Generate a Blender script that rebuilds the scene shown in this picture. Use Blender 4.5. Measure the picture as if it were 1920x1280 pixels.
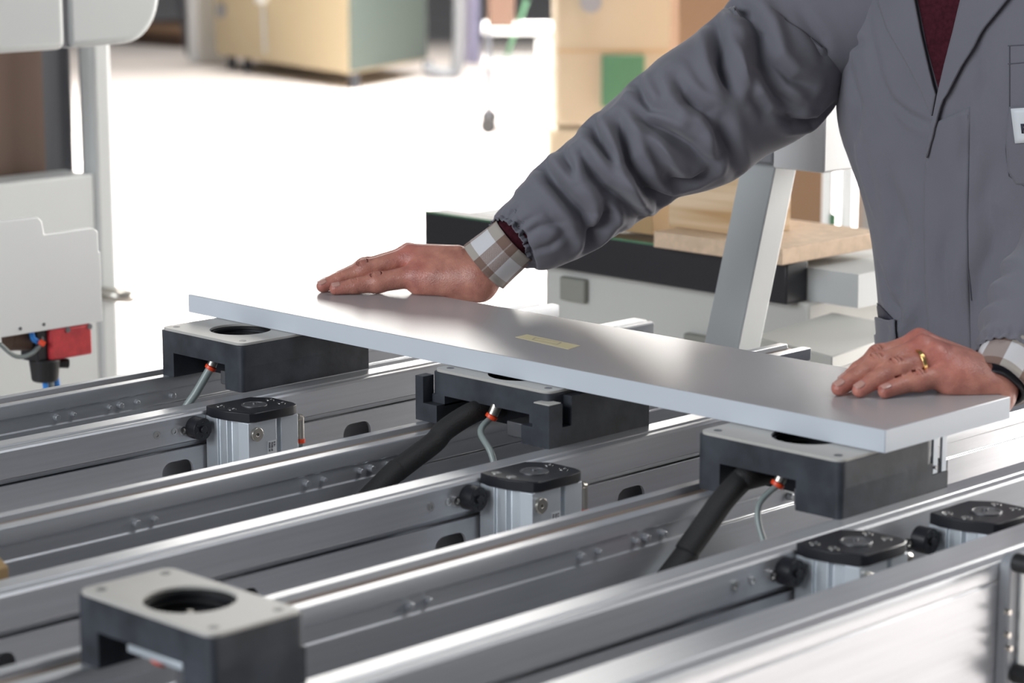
import bpy, bmesh, math, random
import numpy as np
from mathutils import Vector, Matrix
from mathutils.bvhtree import BVHTree

random.seed(4)
S = bpy.context.scene
for o in list(bpy.data.objects):
    bpy.data.objects.remove(o)
C = S.collection

# ------------------------------------------------------------------ camera
FPX = 4690.0
PIT = math.atan(915 / FPX)
AZ = math.radians(44.6)
CAM = np.array([1.3456, -1.8592, 1.5265])
FW = np.array([-math.sin(AZ) * math.cos(PIT), math.cos(AZ) * math.cos(PIT), -math.sin(PIT)])
RT = np.array([math.cos(AZ), math.sin(AZ), 0.0])
UP = np.cross(RT, FW)
cam = bpy.data.cameras.new('camera')
cam.sensor_width = 36.0
cam.lens = FPX / 1920 * 36
cam.clip_end = 200
cam.dof.use_dof = True
cam.dof.focus_distance = 2.84
cam.dof.aperture_fstop = 6.3
camo = bpy.data.objects.new('camera', cam)
C.objects.link(camo)
camo.matrix_world = Matrix(((RT[0], UP[0], -FW[0], CAM[0]), (RT[1], UP[1], -FW[1], CAM[1]),
                            (RT[2], UP[2], -FW[2], CAM[2]), (0, 0, 0, 1)))
S.camera = camo

# ------------------------------------------------------------------ light
S.view_settings.view_transform = 'Standard'
S.view_settings.look = 'None'
S.view_settings.gamma = 1
S.view_settings.use_curve_mapping = False
S.view_settings.exposure = 0.0
W = bpy.data.worlds.new('overcast_sky')
S.world = W
W.use_nodes = True
bg = W.node_tree.nodes['Background']
bg.inputs[0].default_value = (0.80, 0.89, 1.0, 1)
bg.inputs[1].default_value = 0.125


def area(name, loc, target, sx, sy, watts, col, spread=180):
    l = bpy.data.lights.new(name, 'AREA')
    l.shape = 'RECTANGLE'
    l.size, l.size_y, l.energy, l.color = sx, sy, watts, col
    l.spread = math.radians(spread)
    o = bpy.data.objects.new(name, l)
    C.objects.link(o)
    o.location = loc
    o.rotation_euler = (Vector(target) - Vector(loc)).to_track_quat('-Z', 'Y').to_euler()
    return o


area('hall_floor_fill', (-6.8, 6.6, 7.5), (-6.8, 6.6, 0), 7.0, 7.0, 2250, (1, 0.97, 0.93), 60)  # added overhead lamp that bleaches the far floor white
area('side_floor_fill', (4.2, 3.8, 6.0), (4.2, 3.8, 0), 6, 6, 430, (0.97, 0.98, 1.0), 90)  # added unseen lamp; the floor it lights brightens the beam sides by reflection
area('gate_daylight', (0.8, 9.5, 2.3), (-0.4, 0.0, 0.8), 8.0, 4.2, 1900, (1, 0.97, 0.92))
area('front_fill', (-1.2, -6.2, 3.2), (-0.4, 0.0, 1.0), 4.5, 2.4, 330, (0.90, 0.95, 1.0))  # added fill lamp on the camera side, lifts board edge, hands and coat
area('window_daylight', (-13.0, 12.0, 5.0), (-0.5, 0.2, 1.0), 9.0, 4.0, 700, (1, 0.96, 0.9))


# ------------------------------------------------------------------ projection helpers (rays of the photograph)
def ray(px, py):
    return FW + RT * (px - 960) / FPX - UP * (py - 640) / FPX


def at_z(px, py, z):
    r = ray(px, py)
    return CAM + r * (z - CAM[2]) / r[2]


def at_x(px, py, x):
    r = ray(px, py)
    return CAM + r * (x - CAM[0]) / r[0]


def at_y(px, py, y):
    r = ray(px, py)
    return CAM + r * (y - CAM[1]) / r[1]


FH = np.array([-math.sin(AZ), math.cos(AZ), 0.0])


def at_d(px, py, d):
    r = ray(px, py)
    return CAM + r * (d / (r @ FH))


# ------------------------------------------------------------------ materials
def mat(name, col, rough=0.5, metal=0.0, noise=0.0, nscale=20.0, bump=0.0, bscale=200.0, spec=0.5,
        stretch=None, emit=None, sheen=0.0, coat=0.0):
    m = bpy.data.materials.new(name)
    m.use_nodes = True
    nt = m.node_tree
    b = nt.nodes['Principled BSDF']
    b.inputs['Base Color'].default_value = (*col, 1)
    b.inputs['Roughness'].default_value = rough
    b.inputs['Metallic'].default_value = metal
    b.inputs['Specular IOR Level'].default_value = spec
    if sheen:
        b.inputs['Sheen Weight'].default_value = sheen
        b.inputs['Sheen Roughness'].default_value = 0.4
    if coat:
        b.inputs['Coat Weight'].default_value = coat
        b.inputs['Coat Roughness'].default_value = 0.1
    if emit:
        b.inputs['Emission Color'].default_value = (*col, 1)
        b.inputs['Emission Strength'].default_value = emit
    tc = nt.nodes.new('ShaderNodeTexCoord')
    mp = nt.nodes.new('ShaderNodeMapping')
    nt.links.new(tc.outputs['Object'], mp.inputs[0])
    if stretch:
        mp.inputs['Scale'].default_value = stretch
    if noise:
        n = nt.nodes.new('ShaderNodeTexNoise')
        n.inputs['Scale'].default_value = nscale
        n.inputs['Detail'].default_value = 5
        nt.links.new(mp.outputs[0], n.inputs['Vector'])
        r = nt.nodes.new('ShaderNodeMapRange')
        r.inputs['From Min'].default_value = 0.3
        r.inputs['From Max'].default_value = 0.7
        nt.links.new(n.outputs['Fac'], r.inputs['Value'])
        mx = nt.nodes.new('ShaderNodeMix')
        mx.data_type = 'RGBA'
        mx.inputs['A'].default_value = (*[c * (1 - noise) for c in col], 1)
        mx.inputs['B'].default_value = (*[min(1, c * (1 + noise)) for c in col], 1)
        nt.links.new(r.outputs[0], mx.inputs['Factor'])
        nt.links.new(mx.outputs['Result'], b.inputs['Base Color'])
    if bump:
        n2 = nt.nodes.new('ShaderNodeTexNoise')
        n2.inputs['Scale'].default_value = bscale
        n2.inputs['Detail'].default_value = 3
        nt.links.new(mp.outputs[0], n2.inputs['Vector'])
        bp = nt.nodes.new('ShaderNodeBump')
        bp.inputs['Strength'].default_value = bump
        bp.inputs['Distance'].default_value = 0.001
        nt.links.new(n2.outputs['Fac'], bp.inputs['Height'])
        nt.links.new(bp.outputs[0], b.inputs['Normal'])
    return m


M = {}
M['alu'] = mat('anodised_aluminium', (0.60, 0.61, 0.635), 0.32, 0.62, noise=0.05, nscale=6, bump=0.05, bscale=60, stretch=(30, 1, 30))
M['alu_dark'] = mat('worn_steel', (0.20, 0.20, 0.21), 0.42, 0.8, noise=0.2, nscale=15)
M['alu_body'] = mat('cylinder_aluminium', (0.62, 0.66, 0.70), 0.42, 0.6, noise=0.04)
M['steel'] = mat('polished_steel', (0.72, 0.71, 0.69), 0.18, 1.0)
M['nickel'] = mat('nickel', (0.55, 0.52, 0.47), 0.3, 1.0)
M['bronze'] = mat('worn_strip', (0.34, 0.26, 0.21), 0.42, 0.5, noise=0.25, nscale=12, stretch=(20, 1, 20))
M['pod'] = mat('dusty_black_plastic', (0.038, 0.042, 0.051), 0.5, 0, noise=0.55, nscale=22, bump=0.25, bscale=90, spec=0.4)
M['plate'] = mat('grey_pad', (0.50, 0.48, 0.45), 0.42, 0.0, noise=0.06, nscale=9)
M['black'] = mat('black_plastic', (0.012, 0.012, 0.016), 0.38)
M['rubber'] = mat('black_rubber', (0.010, 0.010, 0.011), 0.55, bump=0.1)
M['hose'] = mat('braided_black_hose', (0.022, 0.021, 0.021), 0.65, bump=0.6, bscale=500)
M['tube'] = mat('translucent_air_tube', (0.27, 0.31, 0.30), 0.35)
M['orange'] = mat('orange_collar', (0.85, 0.07, 0.015), 0.4)
M['blue'] = mat('blue_air_tube', (0.03, 0.25, 0.75), 0.35)
M['board'] = mat('white_melamine', (0.40, 0.385, 0.39), 0.25, 0, noise=0.015, nscale=4, bump=0.06, bscale=900, spec=0.75)
M['boardedge'] = mat('white_edge_band', (0.60, 0.64, 0.69), 0.4)
M['label'] = mat('pale_yellow_paper', (0.62, 0.54, 0.33), 0.6)
M['labelmark'] = mat('faded_print', (0.42, 0.36, 0.26), 0.6)
M['coat'] = mat('grey_work_cotton', (0.175, 0.172, 0.198), 0.82, 0, noise=0.05, nscale=9, bump=0.25, bscale=1500, spec=0.2, sheen=0.25)
M['coatseam'] = mat('coat_stitching', (0.10, 0.10, 0.12), 0.9)
M['sweater'] = mat('maroon_knit', (0.055, 0.010, 0.017), 0.9, 0, noise=0.3, nscale=200, bump=0.8, bscale=700, spec=0.15)
M['trousers'] = mat('dark_trousers', (0.03, 0.035, 0.05), 0.9)
M['leather'] = mat('black_leather', (0.015, 0.013, 0.012), 0.4)
M['gold'] = mat('gold', (0.85, 0.55, 0.22), 0.22, 1.0)
M['hair'] = mat('grey_hair', (0.16, 0.15, 0.14), 0.7)
M['nail'] = mat('fingernail', (0.55, 0.30, 0.25), 0.30, coat=0.2)
M['white'] = mat('white_enamel', (0.90, 0.91, 0.90), 0.35)
M['lgrey'] = mat('light_grey_enamel', (0.50, 0.52, 0.52), 0.45)
M['mgrey'] = mat('mid_grey_enamel', (0.27, 0.28, 0.30), 0.5)
M['dgrey'] = mat('dark_grey_enamel', (0.07, 0.075, 0.09), 0.55)
M['brown'] = mat('brown_hardboard', (0.10, 0.055, 0.035), 0.6)
M['red'] = mat('red_cast_block', (0.62, 0.05, 0.06), 0.45, noise=0.2, nscale=60)
M['cream'] = mat('cream_enamel', (0.56, 0.46, 0.29), 0.5)
M['cream2'] = mat('pale_cream_enamel', (0.45, 0.38, 0.27), 0.5)
M['gg'] = mat('grey_green_enamel', (0.11, 0.14, 0.125), 0.5)
M['green'] = mat('green_panel', (0.06, 0.17, 0.09), 0.5)
M['dgreen'] = mat('dark_green_panel', (0.02, 0.07, 0.02), 0.5)
M['lav'] = mat('lavender_post', (0.42, 0.42, 0.62), 0.5)
M['cardboard'] = mat('cardboard', (0.34, 0.20, 0.115), 0.8)
M['kraft'] = mat('kraft_board', (0.46, 0.30, 0.15), 0.8)
M['chip'] = mat('chipboard', (0.58, 0.43, 0.30), 0.7, noise=0.12, nscale=60)
M['chipedge'] = mat('chipboard_edge', (0.38, 0.25, 0.155), 0.8, noise=0.25, nscale=120)
M['bodygrey'] = mat('pale_machine_enamel', (0.50, 0.50, 0.47), 0.5)
M['socket'] = mat('socket_grey', (0.24, 0.24, 0.21), 0.5)
M['ink'] = mat('dark_ink', (0.03, 0.03, 0.05), 0.6)
M['redink'] = mat('red_ink', (0.6, 0.03, 0.05), 0.6)
M['paper'] = mat('white_label', (0.72, 0.74, 0.76), 0.5)
M['floor'] = mat('pale_concrete', (0.74, 0.68, 0.65), 0.5, noise=0.08, nscale=1.5)
M['wall'] = mat('plaster_wall', (0.62, 0.58, 0.53), 0.8)


def wood_layers():
    m = mat('pale_plywood', (0.62, 0.47, 0.30), 0.7)
    nt = m.node_tree
    b = nt.nodes['Principled BSDF']
    tc = nt.nodes.new('ShaderNodeTexCoord')
    mp = nt.nodes.new('ShaderNodeMapping')
    mp.inputs['Scale'].default_value = (1.2, 1.2, 26)
    n = nt.nodes.new('ShaderNodeTexNoise')
    n.inputs['Scale'].default_value = 1.6
    n.inputs['Detail'].default_value = 2
    r = nt.nodes.new('ShaderNodeValToRGB')
    r.color_ramp.elements[0].position = 0.35
    r.color_ramp.elements[0].color = (0.45, 0.28, 0.13, 1)
    r.color_ramp.elements[1].position = 0.55
    r.color_ramp.elements[1].color = (0.68, 0.52, 0.35, 1)
    nt.links.new(tc.outputs['Object'], mp.inputs[0])
    nt.links.new(mp.outputs[0], n.inputs['Vector'])
    nt.links.new(n.outputs['Fac'], r.inputs[0])
    nt.links.new(r.outputs[0], b.inputs['Base Color'])
    return m


M['ply'] = wood_layers()


def plaid():
    m = mat('plaid_flannel', (0.5, 0.5, 0.5), 0.9, sheen=0.2)
    nt = m.node_tree
    b = nt.nodes['Principled BSDF']
    uv = nt.nodes.new('ShaderNodeUVMap')
    sep = nt.nodes.new('ShaderNodeSeparateXYZ')
    nt.links.new(uv.outputs[0], sep.inputs[0])

    def band(sock, mult, off, thr):
        a = nt.nodes.new('ShaderNodeMath'); a.operation = 'MULTIPLY_ADD'
        a.inputs[1].default_value = mult; a.inputs[2].default_value = off
        nt.links.new(sock, a.inputs[0])
        f = nt.nodes.new('ShaderNodeMath'); f.operation = 'FRACT'
        nt.links.new(a.outputs[0], f.inputs[0])
        g = nt.nodes.new('ShaderNodeMath'); g.operation = 'GREATER_THAN'
        g.inputs[1].default_value = thr
        nt.links.new(f.outputs[0], g.inputs[0])
        return g.outputs[0]
    bu = band(sep.outputs[0], 4, 0.30, 0.5)
    bv = band(sep.outputs[1], 0.95, 0.32, 0.5)
    tw = nt.nodes.new('ShaderNodeMath'); tw.operation = 'ADD'
    k = nt.nodes.new('ShaderNodeMath'); k.operation = 'MULTIPLY'; k.inputs[1].default_value = 0.28
    nt.links.new(sep.outputs[1], k.inputs[0])
    nt.links.new(sep.outputs[0], tw.inputs[0]); nt.links.new(k.outputs[0], tw.inputs[1])
    twill = band(tw.outputs[0], 110, 0, 0.5)

    def mix(f, a, c):
        x = nt.nodes.new('ShaderNodeMix'); x.data_type = 'RGBA'
        nt.links.new(f, x.inputs['Factor'])
        for s, v in (('A', a), ('B', c)):
            if isinstance(v, tuple): x.inputs[s].default_value = (*v, 1)
            else: nt.links.new(v, x.inputs[s])
        return x.outputs['Result']
    light = mix(bv, (0.40, 0.36, 0.32), (0.64, 0.63, 0.64))
    tws = mix(twill, (0.48, 0.43, 0.40), (0.17, 0.095, 0.08))
    dark = mix(bv, (0.20, 0.125, 0.10), tws)
    nt.links.new(mix(bu, dark, light), b.inputs['Base Color'])
    return m


M['plaid'] = plaid()


def skin():
    m = mat('skin', (0.55, 0.30, 0.22), 0.38, 0, bump=0.0)
    nt = m.node_tree
    b = nt.nodes['Principled BSDF']
    b.inputs['Subsurface Weight'].default_value = 0.12
    b.inputs['Subsurface Radius'].default_value = (0.012, 0.004, 0.002)
    b.inputs['Subsurface Scale'].default_value = 0.6
    a = nt.nodes.new('ShaderNodeVertexColor'); a.layer_name = 'tone'
    tc = nt.nodes.new('ShaderNodeTexCoord')
    n = nt.nodes.new('ShaderNodeTexNoise'); n.inputs['Scale'].default_value = 70; n.inputs['Detail'].default_value = 4
    nt.links.new(tc.outputs['Object'], n.inputs['Vector'])
    mx = nt.nodes.new('ShaderNodeMix'); mx.data_type = 'RGBA'; mx.blend_type = 'MULTIPLY'
    mx.inputs['Factor'].default_value = 0.5
    nt.links.new(a.outputs[0], mx.inputs['A'])
    rr = nt.nodes.new('ShaderNodeValToRGB')
    rr.color_ramp.elements[0].position = 0.3; rr.color_ramp.elements[0].color = (0.62, 0.42, 0.40, 1)
    rr.color_ramp.elements[1].position = 0.7; rr.color_ramp.elements[1].color = (1.35, 1.3, 1.2, 1)
    nt.links.new(n.outputs['Fac'], rr.inputs[0])
    nt.links.new(rr.outputs[0], mx.inputs['B'])
    nt.links.new(mx.outputs['Result'], b.inputs['Base Color'])
    v = nt.nodes.new('ShaderNodeTexVoronoi'); v.inputs['Scale'].default_value = 650
    nt.links.new(tc.outputs['Object'], v.inputs['Vector'])
    n3 = nt.nodes.new('ShaderNodeTexNoise'); n3.inputs['Scale'].default_value = 160; n3.inputs['Detail'].default_value = 4
    nt.links.new(tc.outputs['Object'], n3.inputs['Vector'])
    ad = nt.nodes.new('ShaderNodeMath'); ad.operation = 'MULTIPLY_ADD'; ad.inputs[1].default_value = 0.6
    nt.links.new(v.outputs['Distance'], ad.inputs[0]); nt.links.new(n3.outputs['Fac'], ad.inputs[2])
    bp = nt.nodes.new('ShaderNodeBump'); bp.inputs['Strength'].default_value = 0.55; bp.inputs['Distance'].default_value = 0.0009
    nt.links.new(ad.outputs[0], bp.inputs['Height'])
    nt.links.new(bp.outputs[0], b.inputs['Normal'])
    return m


M['skin'] = skin()


# ------------------------------------------------------------------ mesh helpers
class MB:
    def __init__(s):
        s.bm = bmesh.new()

    def box(s, a, b):
        x0, x1 = sorted((a[0], b[0])); y0, y1 = sorted((a[1], b[1])); z0, z1 = sorted((a[2], b[2]))
        v = [s.bm.verts.new(p) for p in ((x0, y0, z0), (x1, y0, z0), (x1, y1, z0), (x0, y1, z0),
                                         (x0, y0, z1), (x1, y0, z1), (x1, y1, z1), (x0, y1, z1))]
        for f in ((3, 2, 1, 0), (4, 5, 6, 7), (0, 1, 5, 4), (1, 2, 6, 5), (2, 3, 7, 6), (3, 0, 4, 7)):
            s.bm.faces.new([v[i] for i in f])
        return s

    def loft(s, rings, caps=True, closed=True):
        R_ = [[s.bm.verts.new(tuple(p)) for p in r] for r in rings]
        n = len(R_[0])
        for a, b in zip(R_, R_[1:]):
            for i in range(n if closed else n - 1):
                j = (i + 1) % n
                s.bm.faces.new((a[i], a[j], b[j], b[i]))
        if caps:
            s.bm.faces.new(list(reversed(R_[0])))
            s.bm.faces.new(R_[-1])
        return s

    def prism(s, poly, y0, y1, axis='y'):
        """poly in the two other axes, extruded along axis"""
        def P(u, v, w):
            return {'y': (u, w, v), 'x': (w, u, v), 'z': (u, v, w)}[axis]
        return s.loft([[P(u, v, y0) for u, v in poly], [P(u, v, y1) for u, v in poly]])

    def hexa(s, lo, hi):
        return s.loft([lo, hi])

    def cyl(s, p0, p1, r, r2=None, n=24):
        p0, p1 = Vector(p0), Vector(p1)
        r2 = r if r2 is None else r2
        d = (p1 - p0).normalized()
        a = d.orthogonal().normalized(); b = d.cross(a)
        rg = []
        for p, q in ((p0, r), (p1, r2)):
            rg.append([p + a * (q * math.cos(t)) + b * (q * math.sin(t)) for t in [2 * math.pi * i / n for i in range(n)]])
        return s.loft(rg)

    def ring(s, p0, p1, ro, ri, n=40):
        """hollow round ring between p0 and p1"""
        p0, p1 = Vector(p0), Vector(p1)
        d = (p1 - p0).normalized()
        a = d.orthogonal().normalized(); b = d.cross(a)
        prof = [(p0, ro), (p1, ro), (p1, ri), (p0, ri)]
        rg = [[p + a * (q * math.cos(t)) + b * (q * math.sin(t)) for t in [2 * math.pi * i / n for i in range(n)]] for p, q in prof]
        R_ = [[s.bm.verts.new(p) for p in r] for r in rg]
        for k in range(4):
            A, B = R_[k], R_[(k + 1) % 4]
            for i in range(n):
                j = (i + 1) % n
                s.bm.faces.new((A[i], A[j], B[j], B[i]))
        return s

    def tube(s, pts, r, n=14, caps=True):
        pts = [Vector(p) for p in pts]
        rs = r if isinstance(r, (list, tuple)) else [r] * len(pts)
        t0 = (pts[1] - pts[0]).normalized()
        a = t0.orthogonal().normalized()
        rg = []
        for i, p in enumerate(pts):
            t = (pts[min(i + 1, len(pts) - 1)] - pts[max(i - 1, 0)]).normalized()
            a = (a - t * a.dot(t)).normalized()
            b = t.cross(a)
            rg.append([p + a * (rs[i] * math.cos(u)) + b * (rs[i] * math.sin(u)) for u in [2 * math.pi * k / n for k in range(n)]])
        return s.loft(rg, caps)

    def holed(s, x0, y0, x1, y1, cx, cy, r, z0, z1, n=220, cr=0.012):
        """rounded rectangular slab with a round hole"""
        outer, inner = [], []
        hx, hy = (x1 - x0) / 2, (y1 - y0) / 2
        mx, my = (x0 + x1) / 2, (y0 + y1) / 2
        for i in range(n):
            t = 2 * math.pi * (i + 0.5) / n
            dx, dy = math.cos(t), math.sin(t)
            inner.append((cx + r * dx, cy + r * dy))
            # ray from the hole centre to the rectangle
            k = 1e9
            if abs(dx) > 1e-9: k = min(k, ((x1 - cx) if dx > 0 else (x0 - cx)) / dx)
            if abs(dy) > 1e-9: k = min(k, ((y1 - cy) if dy > 0 else (y0 - cy)) / dy)
            px, py = cx + dx * k, cy + dy * k
            # round the corner
            qx, qy = px - mx, py - my
            ex, ey = hx - abs(qx), hy - abs(qy)
            if ex < cr and ey < cr:
                ux, uy = cr - ex, cr - ey
                L = math.hypot(ux, uy)
                if L > cr:
                    ux, uy = ux * cr / L, uy * cr / L
                    qx = math.copysign(hx - cr + ux, qx); qy = math.copysign(hy - cr + uy, qy)
            outer.append((mx + qx, my + qy))
        R_ = []
        for ring_, z in ((outer, z0), (outer, z1), (inner, z1), (inner, z0)):
            R_.append([s.bm.verts.new((x, y, z)) for x, y in ring_])
        for k in range(4):
            A, B = R_[k], R_[(k + 1) % 4]
            for i in range(n):
                j = (i + 1) % n
                s.bm.faces.new((A[i], A[j], B[j], B[i]))
        return s

    def build(s, name, m, parent=None, bevel=0.0, smooth=35, label=None, seg=2):
        bmesh.ops.recalc_face_normals(s.bm, faces=s.bm.faces[:])
        me = bpy.data.meshes.new(name)
        if parent is not None:
            off = world_of(parent)
            for v in s.bm.verts:
                v.co -= off
        s.bm.to_mesh(me)
        s.bm.free()
        o = bpy.data.objects.new(name, me)
        C.objects.link(o)
        if parent is not None:
            o.parent = parent
        me.materials.append(m)
        if smooth:
            for p in me.polygons:
                p.use_smooth = True
            me.set_sharp_from_angle(angle=math.radians(smooth))
        if bevel:
            b = o.modifiers.new('bevel', 'BEVEL')
            b.width = bevel; b.segments = seg; b.limit_method = 'ANGLE'; b.angle_limit = math.radians(40)
            b.harden_normals = False
        if label:
            o['label'] = label
        return o


def world_of(o):
    v = Vector((0, 0, 0))
    while o is not None:
        v += o.location
        o = o.parent
    return v


def tag(o, label, cat, group=None):
    o['label'] = label
    o['category'] = cat
    if group:
        o['group'] = group
    return o


def thing(name, label, cat, loc, group=None):
    o = bpy.data.objects.new(name, None)
    o.empty_display_size = 0.05
    C.objects.link(o)
    o.location = tuple(loc)
    return tag(o, label, cat, group)


def struct(o):
    o['kind'] = 'structure'
    return o


def copy_tree(root, loc, label, parent=None):
    r = root.copy()
    C.objects.link(r)
    if parent is not None:
        r.parent = parent
    else:
        r.location = loc
        r['label'] = label
    for ch in root.children:
        copy_tree(ch, None, None, r)
    return r


def text_mesh(name, body, size, m, parent, origin, xdir, ydir, lift=0.0004, label=None):
    """flat extruded lettering laid on a surface"""
    cu = bpy.data.curves.new(name, 'FONT')
    cu.body = body; cu.size = size; cu.extrude = 0.0002
    tmp = bpy.data.objects.new('tmp', cu)
    C.objects.link(tmp)
    bpy.context.view_layer.update()
    me = bpy.data.meshes.new_from_object(tmp.evaluated_get(bpy.context.evaluated_depsgraph_get()))
    bpy.data.objects.remove(tmp)
    xd, yd = Vector(xdir).normalized(), Vector(ydir).normalized()
    zd = xd.cross(yd)
    off = world_of(parent)
    for v in me.vertices:
        v.co = Vector(origin) + xd * v.co.x + yd * v.co.y + zd * (v.co.z + lift) - off
    o = bpy.data.objects.new(name, me)
    C.objects.link(o)
    o.parent = parent
    me.materials.clear(); me.materials.append(m)
    return o


# ------------------------------------------------------------------ the hall
struct(MB().box((-30, -8, -0.1), (12, 30, 0)).build('floor', M['floor'], smooth=0))
struct(MB().box((-26.3, -8, 0), (-26, 26, 7)).build('wall_left', M['wall'], smooth=0))
struct(MB().box((-26, 26, 0), (12, 26.3, 7)).build('wall_back', M['wall'], smooth=0))

# ------------------------------------------------------------------ crossbeams of the machine table
ZB = 0.9204
XN = [-0.837, -0.403, -0.020]
Y0, Y1 = -1.25, 0.585


def slot_wall(mb, x0, x1, zt, zb, holes, y0, y1):
    """wall plate with rounded slots cut right through it (slots run below zb)"""
    ys = [y0]
    segs = []
    for h0, h1 in holes:
        segs.append((ys[-1], h0)); ys.append(h1)
        r = 0.012
        zt_h = zt - 0.012
        # arch above the slot
        arc = [(h0, zb), (h0, zt_h - r)]
        for i in range(1, 7):
            t = math.pi / 2 * i / 6
            arc.append((h0 + r - r * math.cos(t), zt_h - r + r * math.sin(t)))
        for i in range(0, 7):
            t = math.pi / 2 * i / 6
            arc.append((h1 - r + r * math.sin(t), zt_h - r + r * math.cos(t)))
        # fill between arch and top
        for (a, za), (b, zb_) in zip(arc[1:], arc[2:]):
            if b - a < 1e-6: continue
            mb.loft([[(x0, a, za), (x0, b, zb_), (x0, b, zt), (x0, a, zt)], [(x1, a, za), (x1, b, zb_), (x1, b, zt), (x1, a, zt)]])
        low = zb + 0.0
        mb.box((x0, h0, low - 0.02), (x1, h1, zt_h - 0.062))
    segs.append((ys[-1], y1))
    for a, b in segs:
        mb.box((x0, a, zb - 0.02), (x1, b, zt))


def crossbeam(xn, label):
    t = thing('crossbeam', label, 'beam', (xn - 0.08, Y0, 0.70), 'aluminium crossbeams of the worktable')
    # near wall: upper rail profile
    prof = [(xn, ZB), (xn + 0.0225, ZB), (xn + 0.0235, ZB - 0.0015), (xn + 0.0285, ZB - 0.0015), (xn + 0.0295, ZB - 0.0005), (xn + 0.034, ZB - 0.001),
            (xn + 0.036, ZB - 0.0035), (xn + 0.036, 0.8885), (xn + 0.026, 0.8855), (xn + 0.026, 0.8800),
            (xn + 0.002, 0.8800), (xn + 0.002, 0.889), (xn, 0.891)]
    mb = MB().prism(prof, Y0, Y1)
    mb.build('side_rail', M['alu'], t, bevel=0.0008)
    mb = MB()
    slot_wall(mb, xn + 0.0295, xn + 0.033, 0.8800, 0.74, [(y, y + 0.043) for y in (-1.022, -0.757, -0.492, -0.227, 0.039, 0.304)], Y0, Y1)
    mb.box((xn, Y0, 0.72), (xn + 0.003, Y1, 0.8800))  # unseen inner skin, added so the slots look into darkness
    mb.build('side_web', M['alu'], t, bevel=0.0)
    # far wall: two beads with a worn strip between them
    xo = xn - 0.189
    prof = [(xo, 0.72), (xo, ZB - 0.003), (xo + 0.003, ZB), (xo + 0.014, ZB), (xo + 0.016, ZB - 0.007), (xo + 0.036, ZB - 0.007), (xo + 0.038, ZB),
            (xo + 0.051, ZB), (xo + 0.052, ZB - 0.002), (xo + 0.052, 0.905), (xo + 0.050, 0.904), (xo + 0.050, 0.8885), (xo + 0.052, 0.8875),
            (xo + 0.052, 0.72)]
    MB().prism(prof, Y0, Y1).build('side_rail', M['alu'], t, bevel=0.0006)
    MB().box((xo + 0.0165, Y0, ZB - 0.0072), (xo + 0.0355, Y1, ZB - 0.0052)).build('wear_strip', M['bronze'], t, label='brownish worn strip')
    MB().box((xo, Y0, 0.70), (xn + 0.033, Y1, 0.72)).build('channel_floor', M['alu'], t)
    # screws on the inner face of the far wall and on the outer face of the near wall
    for y, r in ((-0.245, 0.0042), (-0.222, 0.003), (-0.171, 0.0032), (-0.156, 0.0042), (-0.132, 0.0032), (-0.080, 0.0042), (0.06, 0.004), (0.085, 0.003),
                 (-0.46, 0.0042), (-0.438, 0.003)):
        b = MB().cyl((xo + 0.0495, y, 0.8965), (xo + 0.0555, y, 0.8965), r, r * 0.8, 20)
        b.build('bolt', M['alu'], t, bevel=0.0006)
    for y in (-0.236, -0.212):
        b = MB().ring((xn + 0.0355, y, 0.903), (xn + 0.0375, y, 0.903), 0.0045 if y < -0.22 else 0.0036, 0.0024, 20)
        b.cyl((xn + 0.0355, y, 0.903), (xn + 0.0364, y, 0.903), 0.0026)
        b.build('bolt', M['steel'], t)
    return t


beams = []
for xn, lab in zip(XN, ('aluminium channel beam furthest back, under the pod at the white board\'s left end',
                        'aluminium channel beam in the middle of the three, carrying the pod with notched corner posts',
                        'aluminium channel beam under the board\'s right corner, also carrying the small foreground pod')):
    beams.append(crossbeam(xn, lab))

# nearest beam: broad plain side
t = thing('edge_beam', 'nearest aluminium beam with broad plain side in the lower right corner', 'beam', (0.16, Y0, 0.62))
xa = 0.112
prof = [(xa, 0.62), (xa, ZB - 0.002), (xa + 0.002, ZB), (xa + 0.040, ZB), (xa + 0.0415, ZB - 0.002), (xa + 0.0435, ZB - 0.002), (xa + 0.045, ZB - 0.0005),
        (xa + 0.054, ZB - 0.002), (xa + 0.056, ZB - 0.006), (xa + 0.056, 0.903), (xa + 0.0545, 0.902), (xa + 0.0545, 0.9005), (xa + 0.056, 0.8995),
        (xa + 0.056, 0.62)]
MB().prism(prof, Y0, 0.585).build('beam_profile', M['alu'], t, bevel=0.0008)
XF = xa + 0.056
p0 = at_x(1886, 1110, XF + 0.006); p1 = at_x(1920, 1110, XF + 0.006)
mb = MB()
yb = float(p0[1])
zt_ = float(at_x(1890, 1040, XF + 0.006)[2])
arc = [(yb - 0.004, 0.66)] + [(yb - 0.004, zt_ - 0.012)] + [(yb - 0.004 + 0.012 * (1 - math.cos(a)), zt_ - 0.012 + 0.012 * math.sin(a)) for a in (0.4, 0.8, 1.2, 1.57)] + [(yb + 0.065, zt_), (yb + 0.065, 0.66)]
mb.prism(arc, XF, XF + 0.012, 'x')
mb.build('mounting_bracket', M['mgrey'], t, bevel=0.002)
mb = MB()
mb.prism([(yb + 0.010, 0.66), (yb + 0.010, zt_ - 0.006), (yb + 0.060, zt_ - 0.006), (yb + 0.060, 0.66)], XF + 0.012, XF + 0.015, 'x')
mb.build('cover_strip', M['lgrey'], t, bevel=0.001)
for (px, py) in ((1920, 1057), (1918, 1265)):
    q = at_x(px, py, XF + 0.022)
    MB().cyl((XF + 0.013, q[1], q[2]), (XF + 0.030, q[1], q[2]), 0.0085, n=28).build('knob', M['rubber'], t, bevel=0.0015)
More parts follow.
